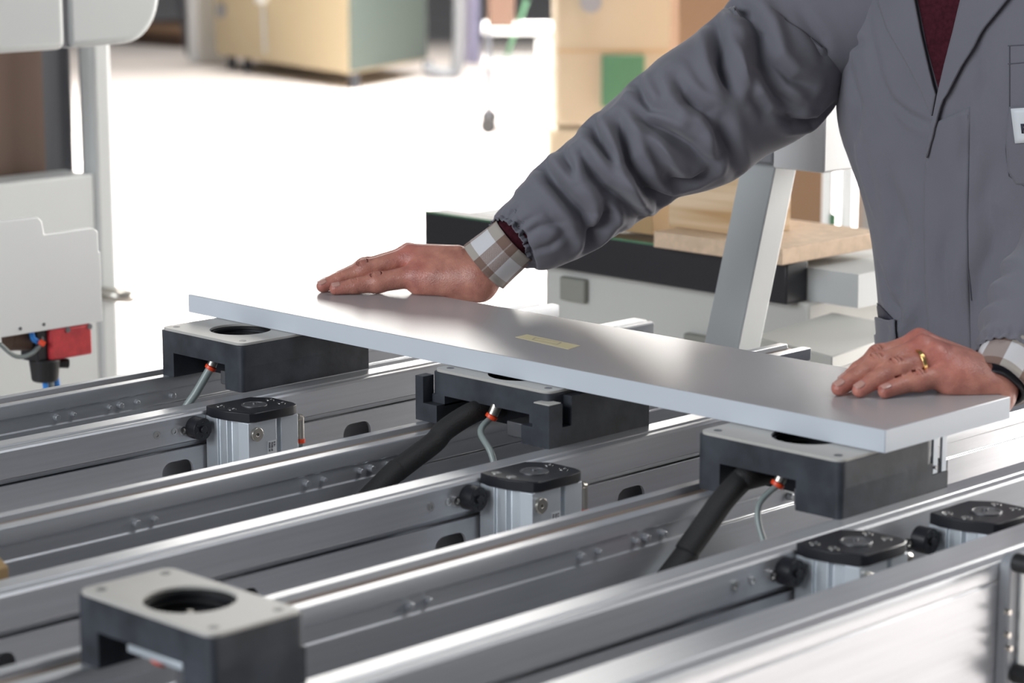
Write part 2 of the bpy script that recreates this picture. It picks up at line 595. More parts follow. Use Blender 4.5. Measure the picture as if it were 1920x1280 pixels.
for (px, py) in ((1890, 1147), (1889, 1190), (1892, 1215)):
    q = at_x(px, py, XF + 0.014)
    MB().cyl((XF + 0.011, q[1], q[2]), (XF + 0.0165, q[1], q[2]), 0.0026).build('bolt', M['nickel'], t)

# base frame that carries the beams
for y in (-1.15, 0.40):
    t = thing('base_frame', 'grey steel base frame under the beams, ' + ('camera side' if y < 0 else 'far side'), 'frame', (-0.45, y, 0))
    MB().box((-1.15, y - 0.06, 0.50), (0.30, y + 0.06, 0.70)).build('cross_member', M['mgrey'], t, bevel=0.004)
    for x in (-1.05, 0.12):
        MB().box((x - 0.06, y - 0.05, 0), (x + 0.06, y + 0.05, 0.50)).build('leg', M['mgrey'], t, bevel=0.004)
    MB().box((0.112, y - 0.04, 0.60), (0.168, y + 0.04, 0.62)).build('spacer', M['mgrey'], t)


# ------------------------------------------------------------------ suction pods
def pod(x0, x1, y0, y1, label, style):
    H = 0.0571
    zb, zt = ZB, ZB + H
    t = thing('suction_pod', label, 'vacuum pod', ((x0 + x1) / 2, (y0 + y1) / 2, zb), 'black suction pods on the beams')
    w = x1 - x0
    zc = zb + 0.029            # underside of the top slab
    cr = 0.006
    yb0, xl, xr = y0, x0, x1
    if style == 'posts':
        yb0, xl, xr = y0 + 0.012, x0 + 0.014, x1 - 0.012
    if style == 'step':
        yb1 = y1 - 0.030
    else:
        yb1 = y1
    R_ = 0.036 if style != 'small' else 0.0355
    cx = (x0 + x1) / 2 + (0.004 if style != 'small' else -0.0)
    cy = y0 + (0.058 if style != 'small' else (y1 - y0) / 2 + 0.001)
    mb = MB()
    mb.holed(xl, yb0, xr, yb1, cx, cy, R_ + 0.001, zc, zt - 0.0032, cr=cr)
    o1 = x0 + w * 0.165; o2 = x0 + w * (0.70 if style == 'step' else 0.80)

    def leg(ax, ay, bx, by, za, zb2, left):
        r = cr
        if left:
            poly = [(ax + r - r * math.sin(u), ay + r - r * math.cos(u)) for u in [math.pi / 2 * k / 6 for k in range(7)]] + [(ax, by), (bx, by), (bx, ay)]
        else:
            poly = [(bx - r + r * math.sin(u), ay + r - r * math.cos(u)) for u in [math.pi / 2 * k / 6 for k in range(7)]] + [(bx, by), (ax, by), (ax, ay)]
        mb.prism(poly, za, zb2, 'z')
    if style == 'posts':
        mb.box((xl, yb0, zb + 0.018), (o1, y1, zc)); mb.box((o2, yb0, zb + 0.018), (xr, y1, zc))
        mb.box((x0, y0, zb), (o1, y1, zb + 0.020)); mb.box((o2, y0, zb), (x1, y1, zb + 0.020))
        mb.box((x0, y0, zb + 0.020), (x0 + 0.012, y0 + 0.016, zt - 0.008))
        mb.box((x1 - 0.024, y0, zb + 0.020), (x1, y0 + 0.020, zt - 0.012))
        mb.box((x1 - 0.014, y0 + 0.034, zb + 0.020), (x1, y1, zt - 0.006))
        mb.box((x0, y0 + 0.034, zb + 0.020), (x0 + 0.014, y1, zt - 0.006))
    elif style == 'step':
        leg(x0, y0, o1, yb1, zb, zc, True); leg(o2, y0, x1, yb1, zb, zc, False)
        mb.box((x0, yb1, zb), (x1, y1 - 0.004, zb + 0.017))
        mb.box((x0 + 0.01, y1 - 0.022, zb + 0.017), (x1 - 0.002, y1 - 0.002, zb + 0.027))
    else:
        leg(x0, y0, o1, y1, zb, zc, True); leg(o2, y0, x1, y1, zb, zc, False)
    mb.build('body', M['pod'], t)
    if style == 'posts':
        MB().box((x1 - 0.0235, y0 + 0.001, zt - 0.012), (x1 - 0.001, y0 + 0.019, zt - 0.0105)).build('post_cap', M['plate'], t, bevel=0.0006)
    if style == 'step':
        for a in (0.002, 0.0165):
            MB().box((x1 - 0.004, yb1 + a, zb + 0.017), (x1 - 0.001, yb1 + a + 0.008, zt - 0.004)).build('slider_plate', M['alu_body'], t, bevel=0.0005)
        MB().cyl((x1 - 0.001, yb1 + 0.005, zb + 0.024), (x1 + 0.001, yb1 + 0.005, zb + 0.024), 0.0022).build('bolt', M['steel'], t)
    # pad plate with its opening and screw holes
    mb = MB()
    e = 0.0006
    if style == 'posts':
        mb.holed(xl + e, yb0 + e, xr - e, yb1 - e, cx, cy, R_, zt - 0.0032, zt, cr=0.010)
    else:
        mb.holed(xl + e, yb0 + e, xr - e, yb1 - e, cx, cy, R_, zt - 0.0032, zt, cr=0.010)
    mb.build('pad_plate', M['plate'], t, bevel=0.0005, label='warm grey top plate')
    hx = 0.014
    for sx, sy in ((xl + hx, yb0 + hx), (xr - hx, yb0 + hx), (xl + hx, min(yb1, y1) - hx), (xr - hx, min(yb1, y1) - hx)):
        MB().ring((sx, sy, zt - 0.001), (sx, sy, zt + 0.0003), 0.0042, 0.0028, 20).cyl((sx, sy, zt - 0.001), (sx, sy, zt + 0.0001), 0.003).build('screw', M['alu_dark'], t)
    # bellows cup
    mb = MB()
    for k in range(4):
        mb.ring((cx, cy, zt - 0.006 - 0.006 * k), (cx, cy, zt - 0.0035 - 0.006 * k), R_ - 0.0008, R_ - 0.004 - 0.002 * k, 48)
    mb.cyl((cx, cy, zc - 0.001), (cx, cy, zc + 0.002), R_ + 0.001, n=48)
    mb.build('suction_cup', M['rubber'], t)
    if style == 'small':
        mb = MB().cyl((cx, cy, zc + 0.002), (cx, cy, zc + 0.019), 0.009, 0.003, 28)
        mb.build('valve_stem', M['nickel'], t, bevel=0.001)
        MB().box((x0 + w * 0.40, y0 - 0.0015, zc - 0.006), (x0 + w * 0.80, y0 + 0.0005, zc)).build('edge_strip', M['alu_body'], t, bevel=0.0008, label='pale metal strip')
    # push-in fitting inside the tunnel
    fx = x0 + w * 0.52
    fy = y0 + 0.010
    MB().cyl((fx + 0.003, fy + 0.008, zc + 0.0015), (fx, fy + 0.004, zc - 0.010), 0.0062, 0.0058).build('push_in_fitting', M['nickel'], t, bevel=0.0008)
    d = Vector((-0.30, -0.42, -0.86)).normalized()
    q = Vector((fx, fy + 0.004, zc - 0.010))
    MB().cyl(q, q + d * 0.0045, 0.0068).build('release_collar', M['orange'], t, bevel=0.0008)
    MB().box((x0 + w * 0.62, y0 + 0.015, zb - 0.0), (x0 + w * 0.78, y1 - 0.01, zb + 0.016)).build('valve_block', M['alu_dark'], t, bevel=0.001)
    MB().box((x0 + w * 0.2, y0 + 0.05, zb + 0.001), (x0 + w * 0.78, y1 - 0.006, zc - 0.0005)).build('inner_housing', M['black'], t)
    return t, q + d * 0.004, d


P1, q1, d1 = pod(-0.990, -0.8395, -0.0835, 0.112, 'black suction pod under the left end of the white board', 'plain')
P2, q2, d2 = pod(-0.600, -0.3985, -0.036, 0.120, 'black suction pod with notched corner posts under the middle of the white board', 'posts')
P3, q3, d3 = pod(-0.186, -0.0125, -0.050, 0.126, 'black suction pod under the right corner of the board with stepped back end', 'step')
P4, q4, d4 = pod(-0.176, -0.0125, -0.789, -0.700, 'small blurred black suction pod alone in the lower left foreground, cup uncovered', 'small')


def bez(pts, n=40):
    P = [Vector(p) for p in pts]
    out = []
    m = len(P)
    for i in range(m - 1):
        a, b, c, d = P[max(i - 1, 0)], P[i], P[i + 1], P[min(i + 2, m - 1)]
        for k in range(n // (m - 1)):
            t = k / (n // (m - 1))
            out.append(0.5 * ((2 * b) + (-a + c) * t + (2 * a - 5 * b + 4 * c - d) * t * t + (-a + 3 * b - 3 * c + d) * t ** 3))
    out.append(P[-1])
    return out


MB().tube(bez([q1, q1 + d1 * 0.03, q1 + d1 * 0.07, (q1.x - 0.030, q1.y - 0.05, 0.80), (q1.x - 0.03, q1.y - 0.09, 0.7285)]), 0.0050).build('air_tube', M['tube'], P1)
MB().tube(bez([q2, (q2.x + 0.005, q2.y - 0.02, 0.925), (q2.x + 0.03, q2.y - 0.028, 0.905), (q2.x + 0.045, q2.y - 0.03, 0.86), (q2.x + 0.05, q2.y - 0.03, 0.80)]), 0.0035).build('air_tube', M['tube'], P2)
MB().tube(bez([q3, (q3.x - 0.005, q3.y - 0.02, 0.92), (q3.x + 0.005, q3.y - 0.028, 0.895), (q3.x + 0.03, q3.y - 0.03, 0.86), (q3.x + 0.06, q3.y - 0.02, 0.83)]), 0.0030).build('air_tube', M['tube'], P3)
V_ = lambda *a: Vector(at_x(*a))
MB().tube(bez([(-0.520, 0.03, 0.938), (-0.520, -0.02, 0.940), V_(838, 803, -.522), V_(815, 828, -.522), V_(780, 855, -.52), V_(745, 882, -.52), V_(712, 912, -.52), (-.52, -.40, 0.742)], 56), 0.0118, 20).build('vacuum_hose', M['hose'], P2)
MB().tube(bez([(-0.130, 0.0, 0.938), (-0.132, -0.040, 0.938), V_(1388, 902, -.135), V_(1355, 938, -.135), V_(1322, 985, -.135), V_(1290, 1030, -.135), V_(1262, 1072, -.135), (-.13, -.34, 0.742)], 56), 0.0118, 20).build('vacuum_hose', M['hose'], P3)
b = beams[2]
MB().box((-0.12, -0.07, 0.72), (-0.055, 0.02, 0.86)).build('valve_block', M['lgrey'], b, bevel=0.003, label='pale grey valve block')
MB().box((-0.056, -0.072, 0.853), (-0.03, -0.045, 0.862)).build('valve_knob', M['red'], b, bevel=0.001, label='dark red plastic knob')

# ------------------------------------------------------------------ the white board
LB, WB = -1.041, 0.206
t = thing('melamine_board', 'long white melamine board lying across the suction pods under both hands', 'board', (-0.52, 0.1, ZB + 0.0571))
MB().box((LB, 0.0, ZB + 0.0573), (0.0, WB, 1.0)).build('panel', M['board'], t, bevel=0.0006)
MB().box((LB, -0.0006, ZB + 0.0575), (0.0, 0.0002, 0.9996)).build('edge_band', M['boardedge'], t, bevel=0.0003)
MB().box((-0.0002, 0.0, ZB + 0.0575), (0.0006, WB, 0.9996)).build('edge_band', M['boardedge'], t, bevel=0.0003)
l0 = at_z(988, 627, 1); l1 = at_z(1088, 648, 1); l2 = at_z(1066, 655, 1); l3 = at_z(966, 632, 1)
mb = MB().loft([[(*p[:2], 1.0) for p in (l0, l3, l2, l1)], [(*p[:2], 1.0003) for p in (l0, l3, l2, l1)]])
lb = mb.build('adhesive_label', M['label'], t)
for (a, b2, c, d) in (((1004, 633.5), (998, 637), (1045, 646), (1052, 642.5)),):
    pp = [at_z(*q, 1) for q in (a, b2, c, d)]
    for i in range(4):
        A, B = Vector(pp[i]), Vector(pp[(i + 1) % 4])
        n_ = Vector((-(B - A).y, (B - A).x, 0)).normalized() * 0.0008
        mb = MB().loft([[(*(A + n_)[:2], 1.0003), (*(B + n_)[:2], 1.0003), (*(B - n_)[:2], 1.0003), (*(A - n_)[:2], 1.0003)],
                        [(*(A + n_)[:2], 1.0005), (*(B + n_)[:2], 1.0005), (*(B - n_)[:2], 1.0005), (*(A - n_)[:2], 1.0005)]])
        mb.build('print_mark', M['labelmark'], lb)


# ------------------------------------------------------------------ stop cylinders
def stop_cylinder(x0, y0, label):
    """x0: face of the rail; y0: left end of the cap"""
    zt = 0.9252
    t = thing('stop_cylinder', label, 'pneumatic cylinder', (x0 + 0.03, y0 + 0.04, 0.735), 'pneumatic stop cylinders on the beams')
    L, Wd = 0.083, 0.070
    # cap outline (clockwise), rounded right-hand end
    cap = [(x0 + 0.0005, y0 + 0.004), (x0 + 0.014, y0 + 0.0), (x0 + 0.040, y0 + 0.002), (x0 + Wd - 0.004, y0 + 0.012), (x0 + Wd, y0 + 0.018), (x0 + Wd, y0 + L - 0.012), (x0 + Wd - 0.004, y0 + L - 0.003),
           (x0 + Wd - 0.014, y0 + L), (x0 + 0.022, y0 + L), (x0 + 0.0005, y0 + L - 0.016)]
    MB().prism(cap, zt - 0.011, zt, 'z').build('cap', M['black'], t, bevel=0.0012)
    c = (x0 + 0.037, y0 + L * 0.52)
    mb = MB().ring((c[0], c[1], zt - 0.001), (c[0], c[1], zt + 0.0012), 0.0145, 0.0125, 40).cyl((c[0], c[1], zt - 0.001), (c[0], c[1], zt + 0.0004), 0.0125, n=40)
    mb.cyl((c[0] - 0.003, c[1] + 0.003, zt), (c[0] - 0.003, c[1] + 0.003, zt + 0.0022), 0.0028)
    mb.build('piston_plug', M['alu_dark'], t, bevel=0.0003)
    for sx, sy in ((0.014, 0.013), (0.036, 0.012), (0.028, L - 0.010), (0.050, L - 0.012)):
        mb = MB().ring((x0 + sx, y0 + sy, zt - 0.001), (x0 + sx, y0 + sy, zt + 0.0004), 0.0050, 0.0042, 20)
        mb.ring((x0 + sx, y0 + sy, zt - 0.001), (x0 + sx, y0 + sy, zt + 0.0003), 0.0028, 0.0018, 20)
        mb.build('screw', M['steel'], t)
    # extruded body with grooves
    e = 0.0025
    xb, yb_ = x0 + 0.0004, y0 + 0.001 + e
    X2, Y2 = x0 + Wd - 0.003, y0 + L - e
    bp = [(xb, yb_), (xb + 0.020, yb_), (xb + 0.0205, yb_ + 0.003), (xb + 0.028, yb_ + 0.003), (xb + 0.0285, yb_ + 0.0005), (xb + 0.036, yb_ + 0.0005), (xb + 0.038, yb_ + 0.006), (X2 - 0.018, yb_ + 0.007),
          (X2 - 0.014, yb_ + 0.003), (X2, yb_ + 0.006), (X2, yb_ + 0.046), (X2 - 0.005, yb_ + 0.047), (X2 - 0.005, yb_ + 0.052), (X2, yb_ + 0.053), (X2, Y2), (xb, Y2)]
    MB().prism(bp, 0.735, zt - 0.011, 'z').build('body', M['alu_body'], t, bevel=0.0005)
    # port plug on the front face
    zc = zt - 0.0245
    mb = MB().ring((X2 - 0.001, y0 + 0.020, zc), (X2 + 0.004, y0 + 0.020, zc), 0.0078, 0.0018, 32)
    mb.cyl((X2 - 0.001, y0 + 0.020, zc), (X2 + 0.001, y0 + 0.020, zc), 0.002)
    mb.build('port_plug', M['nickel'], t, bevel=0.0006)
    # rating label
    lab = MB().box((X2 + 0.0001, y0 + 0.036, 0.83), (X2 + 0.0004, y0 + 0.049, 0.890)).build('rating_label', M['paper'], t)
    return t, X2, lab, zt


def dress(t, X2, lab, zt, y0, L=0.083):
    for k, (txt, ofs, s_) in enumerate((('0 31', 0.0475, 0.0034), ('TYPE 63', 0.0440, 0.003), ('MAX 10', 0.0405, 0.003))):
        text_mesh('print', txt, s_, M['ink'], lab, (X2 + 0.0004, y0 + ofs - 0.003, 0.8885), (0, 0, -1), (0, 1, 0))
    text_mesh('print', 'U', 0.008, M['redink'], lab, (X2 + 0.0004, y0 + 0.0435, 0.875), (0, 0, -1), (0.0, 1, 0))
    text_mesh('print', 'S', 0.008, M['ink'], lab, (X2 + 0.0004, y0 + 0.0435, 0.868), (0, 0, -1), (0.0, 1, 0))
    x0 = X2 - 0.067
    # index knob to the left, on the rail
    mb = MB().cyl((x0 + 0.0, y0 - 0.013, zt - 0.022), (x0 + 0.016, y0 - 0.013, zt - 0.022), 0.0125, n=40)
    mb.cyl((x0 + 0.016, y0 - 0.013, zt - 0.022), (x0 + 0.019, y0 - 0.013, zt - 0.022), 0.004)
    for a in range(6):
        u = a * math.pi / 3 + 0.4
        mb.cyl((x0 + 0.014, y0 - 0.013 + 0.008 * math.cos(u), zt - 0.022 + 0.008 * math.sin(u)), (x0 + 0.0168, y0 - 0.013 + 0.008 * math.cos(u), zt - 0.022 + 0.008 * math.sin(u)), 0.0015, n=12)
    mb.build('index_knob', M['black'], t, bevel=0.0006)
    MB().ring((x0 + 0.0, y0 - 0.030, zt - 0.023), (x0 + 0.003, y0 - 0.030, zt - 0.023), 0.0048, 0.003, 24).cyl((x0, y0 - 0.030, zt - 0.023), (x0 + 0.0015, y0 - 0.030, zt - 0.023), 0.003).build('bolt', M['steel'], t)
    # fitting at the far end
    fx, fy = X2 - 0.004, y0 + L + 0.002
    MB().cyl((fx, fy - 0.002, zt - 0.016), (fx, fy + 0.004, zt - 0.018), 0.004).cyl((fx, fy + 0.003, zt - 0.017), (fx, fy + 0.003, zt - 0.042), 0.0037).build('push_in_fitting', M['nickel'], t, bevel=0.0006)
    MB().cyl((fx, fy + 0.003, zt - 0.0415), (fx, fy + 0.003, zt - 0.0465), 0.0046).build('release_collar', M['orange'], t, bevel=0.0006)
    MB().cyl((fx, fy + 0.003, zt - 0.0465), (fx, fy + 0.003, 0.74), 0.0026).build('air_tube', M['tube'], t)
    # foot bracket to the beam floor
    MB().box((x0 + 0.0002, y0 + 0.006, 0.700), (X2, y0 + L - 0.006, 0.735)).build('mount_foot', M['alu_body'], t, bevel=0.001)


cy0 = -0.171
tb, _x, _l, _z = stop_cylinder(-1.0985, 0.032, 'pneumatic stop cylinder whose cap corner peeks out left of the left pod')
MB().box((-1.0983, 0.04, 0.700), (-1.0262, 0.107, 0.735)).build('mount_foot', M['alu_body'], tb)
t, X2, lab, zt = stop_cylinder(XN[0] + 0.0362, cy0, 'pneumatic stop cylinder with black cap on the furthest beam, below the left pod')
dress(t, X2, lab, zt, cy0)
proto = t
for xn, dy, lb_ in ((XN[1], -0.001, 'pneumatic stop cylinder with black cap below the middle pod'),
                    (XN[2], 0.015, 'pneumatic stop cylinder with black cap half sunk behind the nearest beam')):
    copy_tree(proto, (proto.location.x + xn - XN[0], proto.location.y + dy, proto.location.z), lb_)
copy_tree(proto, (proto.location.x - 0.030 + 0.862, 0.066, proto.location.z - 0.004), 'pneumatic stop cylinder at the right edge, behind the nearest beam\'s top')

# small wood offcut lying in the channel at the left edge
a = at_z(2, 1072, ZB - 0.001)
mb = MB().prism([(a[0] - 0.045, 0.722), (a[0] + 0.006, 0.722), (a[0] + 0.006, ZB + 0.004), (a[0] - 0.018, ZB + 0.016)], a[1] - 0.05, a[1] + 0.004)
o = mb.build('wood_offcut', M['kraft'], None, bevel=0.001)
tag(o, 'small pale wooden offcut poking out of a channel at the left edge', 'offcut')


# ------------------------------------------------------------------ implicit surfaces -> mesh (for bodies and hands)
def cone_sdf(P, a, b, ra, rb):
    a = np.asarray(a, np.float32); b = np.asarray(b, np.float32)
    ab = b - a
    h = np.clip(((P - a) @ ab) / max(1e-9, ab @ ab), 0, 1)
    d = P - (a + h[..., None] * ab)
    return np.sqrt((d * d).sum(-1)) - (ra + (rb - ra) * h)


def ell_sdf(P, c, r):
    r = np.asarray(r, np.float32)
    q = (P - np.asarray(c, np.float32)) / r
    k = np.sqrt((q * q).sum(-1))
    return (k - 1) * r.min()


def smin(a, b, k):
    h = np.clip(0.5 + 0.5 * (b - a) / k, 0, 1)
    return b * (1 - h) + a * h - k * h * (1 - h)


def surface_nets(fn, lo, hi, res):
    n = [int(math.ceil((hi[i] - lo[i]) / res)) + 1 for i in range(3)]
    ax = [lo[i] + res * np.arange(n[i], dtype=np.float32) for i in range(3)]
    B = 8
    nb = [-(-q // B) for q in n]
    cen = [lo[i] + res * (B * np.arange(nb[i]) + (B - 1) / 2) for i in range(3)]
    X, Y, Z = np.meshgrid(*cen, indexing='ij')
    cv = fn(np.stack([X, Y, Z], -1).astype(np.float32))
    near = np.abs(cv) < res * B * 1.15 + 0.004
    V = np.kron(np.where(cv < 0, -1, 1), np.ones((B, B, B), np.int8))[:n[0], :n[1], :n[2]].astype(np.float32)
    Bk = np.argwhere(near)
    off = np.stack(np.meshgrid(*[np.arange(B)] * 3, indexing='ij'), -1).reshape(-1, 3)
    for q in range(0, len(Bk), 400):
        ii = (Bk[q:q + 400, None, :] * B + off[None]).reshape(-1, 3)
        ii = ii[(ii[:, 0] < n[0]) & (ii[:, 1] < n[1]) & (ii[:, 2] < n[2])]
        V[ii[:, 0], ii[:, 1], ii[:, 2]] = fn((np.array(lo) + res * ii).astype(np.float32))
    ins = V < 0
    nx, ny, nz = n
    cs = [(i, j, k) for i in (0, 1) for j in (0, 1) for k in (0, 1)]
    corner = lambda A, c: A[c[0]:nx - 1 + c[0], c[1]:ny - 1 + c[1], c[2]:nz - 1 + c[2]]
    cnt = sum(corner(ins, c).astype(np.int8) for c in cs)
    act = (cnt > 0) & (cnt < 8)
    idx = -np.ones(act.shape, np.int64)
    I = np.argwhere(act)
    idx[act] = np.arange(len(I))
    acc = np.zeros((len(I), 3)); num = np.zeros(len(I))
    vals = {c: V[I[:, 0] + c[0], I[:, 1] + c[1], I[:, 2] + c[2]] for c in cs}
    for c in cs:
        for a in range(3):
            if c[a] == 0:
                d = list(c); d[a] = 1; d = tuple(d)
                v0, v1 = vals[c], vals[d]
                m = (v0 < 0) != (v1 < 0)
                t = np.where(m, v0 / np.where(m, v0 - v1, 1), 0)
                p = np.array(c, float)[None].repeat(len(I), 0); p[:, a] += t
                acc[m] += p[m]; num[m] += 1
    verts = np.array(lo)[None] + res * (I + acc / num[:, None])
    faces = []
    for a in range(3):
        b, c = (a + 1) % 3, (a + 2) % 3
        sl0 = [slice(None)] * 3; sl1 = [slice(None)] * 3
        sl0[a] = slice(0, n[a] - 1); sl1[a] = slice(1, n[a])
        s0, s1 = ins[tuple(sl0)], ins[tuple(sl1)]
        E = np.argwhere(s0 != s1)
        E = E[(E[:, b] > 0) & (E[:, c] > 0) & (E[:, b] < n[b] - 1) & (E[:, c] < n[c] - 1)]
        if not len(E): continue
        flip = s0[E[:, 0], E[:, 1], E[:, 2]]
        q = []
        for db, dc in ((0, 0), (-1, 0), (-1, -1), (0, -1)):
            F = E.copy(); F[:, b] += db; F[:, c] += dc
            q.append(idx[F[:, 0], F[:, 1], F[:, 2]])
        q = np.stack(q, 1)
        q[~flip] = q[~flip][:, ::-1]
        faces.append(q[:, ::-1])
    f = np.concatenate(faces)
    f = f[(f >= 0).all(1)]
    return verts, f[:, ::-1]


def hand_sdf(fingers, palm, extras, grooves, k_web=0.007):
    """fingers: list of (joints, radii); palm: list of cones; grooves: small capsules cut away"""
    def fn(P):
        d = None
        for a, b, ra, rb in palm:
            e = cone_sdf(P, a, b, ra, rb)
            d = e if d is None else smin(d, e, 0.013)
        fd = None
        for js, rs in fingers:
            g = None
            for i in range(len(js) - 1):
                e = cone_sdf(P, js[i], js[i + 1], rs[i], rs[i + 1])
                g = e if g is None else smin(g, e, 0.0022)
            fd = g if fd is None else smin(fd, g, 0.0012)
        d = smin(d, fd, k_web)
        for c, r in extras:
            d = smin(d, ell_sdf(P, c, r), 0.007)
        near_ = np.abs(d) < 0.003
        if near_.any():
            Q = P[near_]; dq = d[near_]
            for a, b, r in grooves:
                mk = (np.abs(Q - ((a + b) / 2).astype(np.float32)).max(-1) < 0.005)
                if mk.any():
                    dq[mk] = -smin(-dq[mk], cone_sdf(Q[mk], a, b, r, r), 0.0008)
            d[near_] = dq
        for a, b, ra, rb in fn.tendons:
            d = smin(d, cone_sdf(P, a, b, ra, rb), 0.006)
        # flatten against the board
        if fn.flat:
            inb = (P[..., 1] < WB + 0.0015) & (P[..., 0] < 0.0015)
            d = np.where(inb, np.maximum(d, 1.0002 - P[..., 2]), d)
        return d
    fn.flat = True
    fn.tendons = []
    return fn


def V3(*a): return np.array(a, float)


def finger_details(js, rs, up, shy):
    """wrinkles over PIP and DIP joints; up = dorsal direction"""
    g = []
    for ji, sp in ((1, (-0.0016, 0.0, 0.0016)), (2, (-0.0052, -0.0026, 0.0, 0.0026, 0.0052))):
        j, nx_, pv = js[ji], js[ji + 1], js[ji - 1]
        ax = (nx_ - pv) / np.linalg.norm(nx_ - pv)
        u = up - ax * (up @ ax); u /= np.linalg.norm(u)
        s = np.cross(ax, u)
        for k in sp:
            r = rs[ji]
            c = j + ax * k
            w = 0.60 - abs(k) * 40
            off = r + (.00058 if ji == 2 else .00072) + shy
            bow = 0.0014 if k > 0 else (-0.0014 if k < 0 else 0)
            arc = [c + (u * math.cos(q) + s * math.sin(q)) * off + ax * bow * math.cos(q / w * 1.4) for q in np.linspace(-w, w, 9)]
            g += [(p_, q_, 0.00095) for p_, q_ in zip(arc, arc[1:])]
    return g


R_ = lambda *a: [V3(*p) for p in a]
# person's right hand (left in the picture)
RH = {
    'index': (R_((-.9105, .1235, 1.0072), (-.8960, .1420, 1.0102), (-.8795, .1640, 1.0135), (-.8450, .2020, 1.0225)), [.0076, .0096, .0118, .0145]),
    'middle': (R_((-.9335, .1225, 1.0078), (-.9225, .1415, 1.0155), (-.9060, .1670, 1.0255), (-.8720, .2100, 1.0395)), [.0076, .0096, .0117, .0138]),
    'ring': (R_((-.9440, .1360, 1.0076), (-.9335, .1540, 1.0155), (-.9195, .1800, 1.0260), (-.8880, .2230, 1.0390)), [.0073, .0090, .0108, .0128]),
    'pinky': (R_((-.9420, .1610, 1.0068), (-.9330, .1750, 1.0125), (-.9210, .1950, 1.0200), (-.8980, .2380, 1.0310)), [.0066, .0078, .0092, .0112]),
}
wr = V3(-.790, .2480, 1.031)
el = at_y(1050, 398, .335)
RP = [(RH['index'][0][3], wr + V3(.004, -.008, -.008), .0165, .021), (RH['middle'][0][3], wr + V3(0, 0, .004), .0135, .021),
      (RH['ring'][0][3], wr + V3(-.004, .008, .002), .0135, .020), (RH['pinky'][0][3], wr + V3(-.008, .014, -.004), .0135, .0185),
      (V3(-.842, .203, 1.012), wr + V3(.006, -.004, -.018), .0165, .022),
      (wr + V3(.004, -.004, -.010), el + V3(0.004, -.006, -.004), .0190, .021), (wr + V3(-.003, .008, .002), el + V3(-.004, .006, .004), .0180, .021)]
RT_ = (R_((-.842, .2240, .958), (-.828, .2260, .975), (-.808, .2290, .996), (-.794, .238, 1.012)), [.0085, .0105, .0125, .0165])
# person's left hand (right in the picture)
LH = {
    'pinky': (R_((-.0835, .1130, 1.0066), (-.0785, .1310, 1.0105), (-.0690, .1500, 1.0140), (-.0530, .1830, 1.0190)), [.0070, .0084, .0100, .0130]),
    'ring': (R_((-.1030, .0980, 1.0074), (-.0965, .1140, 1.0160), (-.0890, .1390, 1.0240), (-.0690, .1770, 1.0325)), [.0076, .0092, .0108, .0128]),
    'middle': (R_((-.1225, .0900, 1.0076), (-.1175, .1085, 1.0160), (-.1085, .1340, 1.0265), (-.0850, .1740, 1.0385)), [.0077, .0093, .0111, .0132]),
    'index': (R_((-.1385, .1200, 1.0074), (-.1340, .1370, 1.0170), (-.1255, .1590, 1.0290), (-.1010, .1920, 1.0405)), [.0075, .0091, .0108, .0128]),
}
wl = at_y(1858, 724, .226)
ell = at_y(1925, 598, .305)
LP = [(LH['index'][0][3], wl + V3(-.012, .008, .004), .0135, .020), (LH['middle'][0][3], wl + V3(-.004, .002, .006), .0135, .020),
      (LH['ring'][0][3], wl + V3(.002, -.002, .004), .0130, .019), (LH['pinky'][0][3], wl + V3(.006, -.006, -.004), .0135, .0185),
      (V3(-.052, .180, 1.012), wl + V3(.004, -.004, -.010), .0165, .020),
      (wl + V3(-.005, .005, .001), ell + V3(-.004, .004, 0), .0185, .020), (wl + V3(.005, -.005, -.004), ell + V3(.004, -.004, -.002), .0180, .020)]
LT_ = (R_((-.128, .2240, .982), (-.108, .2290, .990), (-.082, .2330, .999), (-.050, .236, 1.008)), [.0085, .0105, .0125, .0165])

UPR = V3(.25, -.25, 1.0); UPL = V3(.10, -.35, 1.0)


def build_hand(H, palm, thumb, up, lo, hi, res=0.00078):
    gr = []
    for k in ('index', 'middle', 'ring', 'pinky'):
        gr += finger_details(H[k][0], H[k][1], up, 0.0005 if H is LH else 0.0)
    ext = []
    for k in ('index', 'middle', 'ring', 'pinky'):
        js, rs = H[k]
        ext.append((js[3] + V3(0, 0, .0045), (.0088, .0088, .0088)))       # knuckle
        ext.append((js[2] + up / np.linalg.norm(up) * .0012, (rs[2] * 1.02,) * 3))
    fn = hand_sdf([H[k] for k in ('index', 'middle', 'ring', 'pinky')] + [thumb], palm, ext, gr)
    w_ = palm[1][1]
    for k in ('index', 'middle', 'ring', 'pinky'):
        js, rs = H[k]
        top = V3(0, 0, rs[3] - .0005)
        ww = w_ * .72 + js[3] * .28
        fn.tendons.append((js[3] + top, ww + V3(0, 0, .0185), .0026, .0018))
    return surface_nets(fn, lo, hi, res)


vR, fR = build_hand(RH, RP, RT_, UPR, (-.960, .100, .940), (-.650, .370, 1.160))
vL, fL = build_hand(LH, LP, LT_, UPL, (-.152, .070, .960), (.095, .350, 1.155))

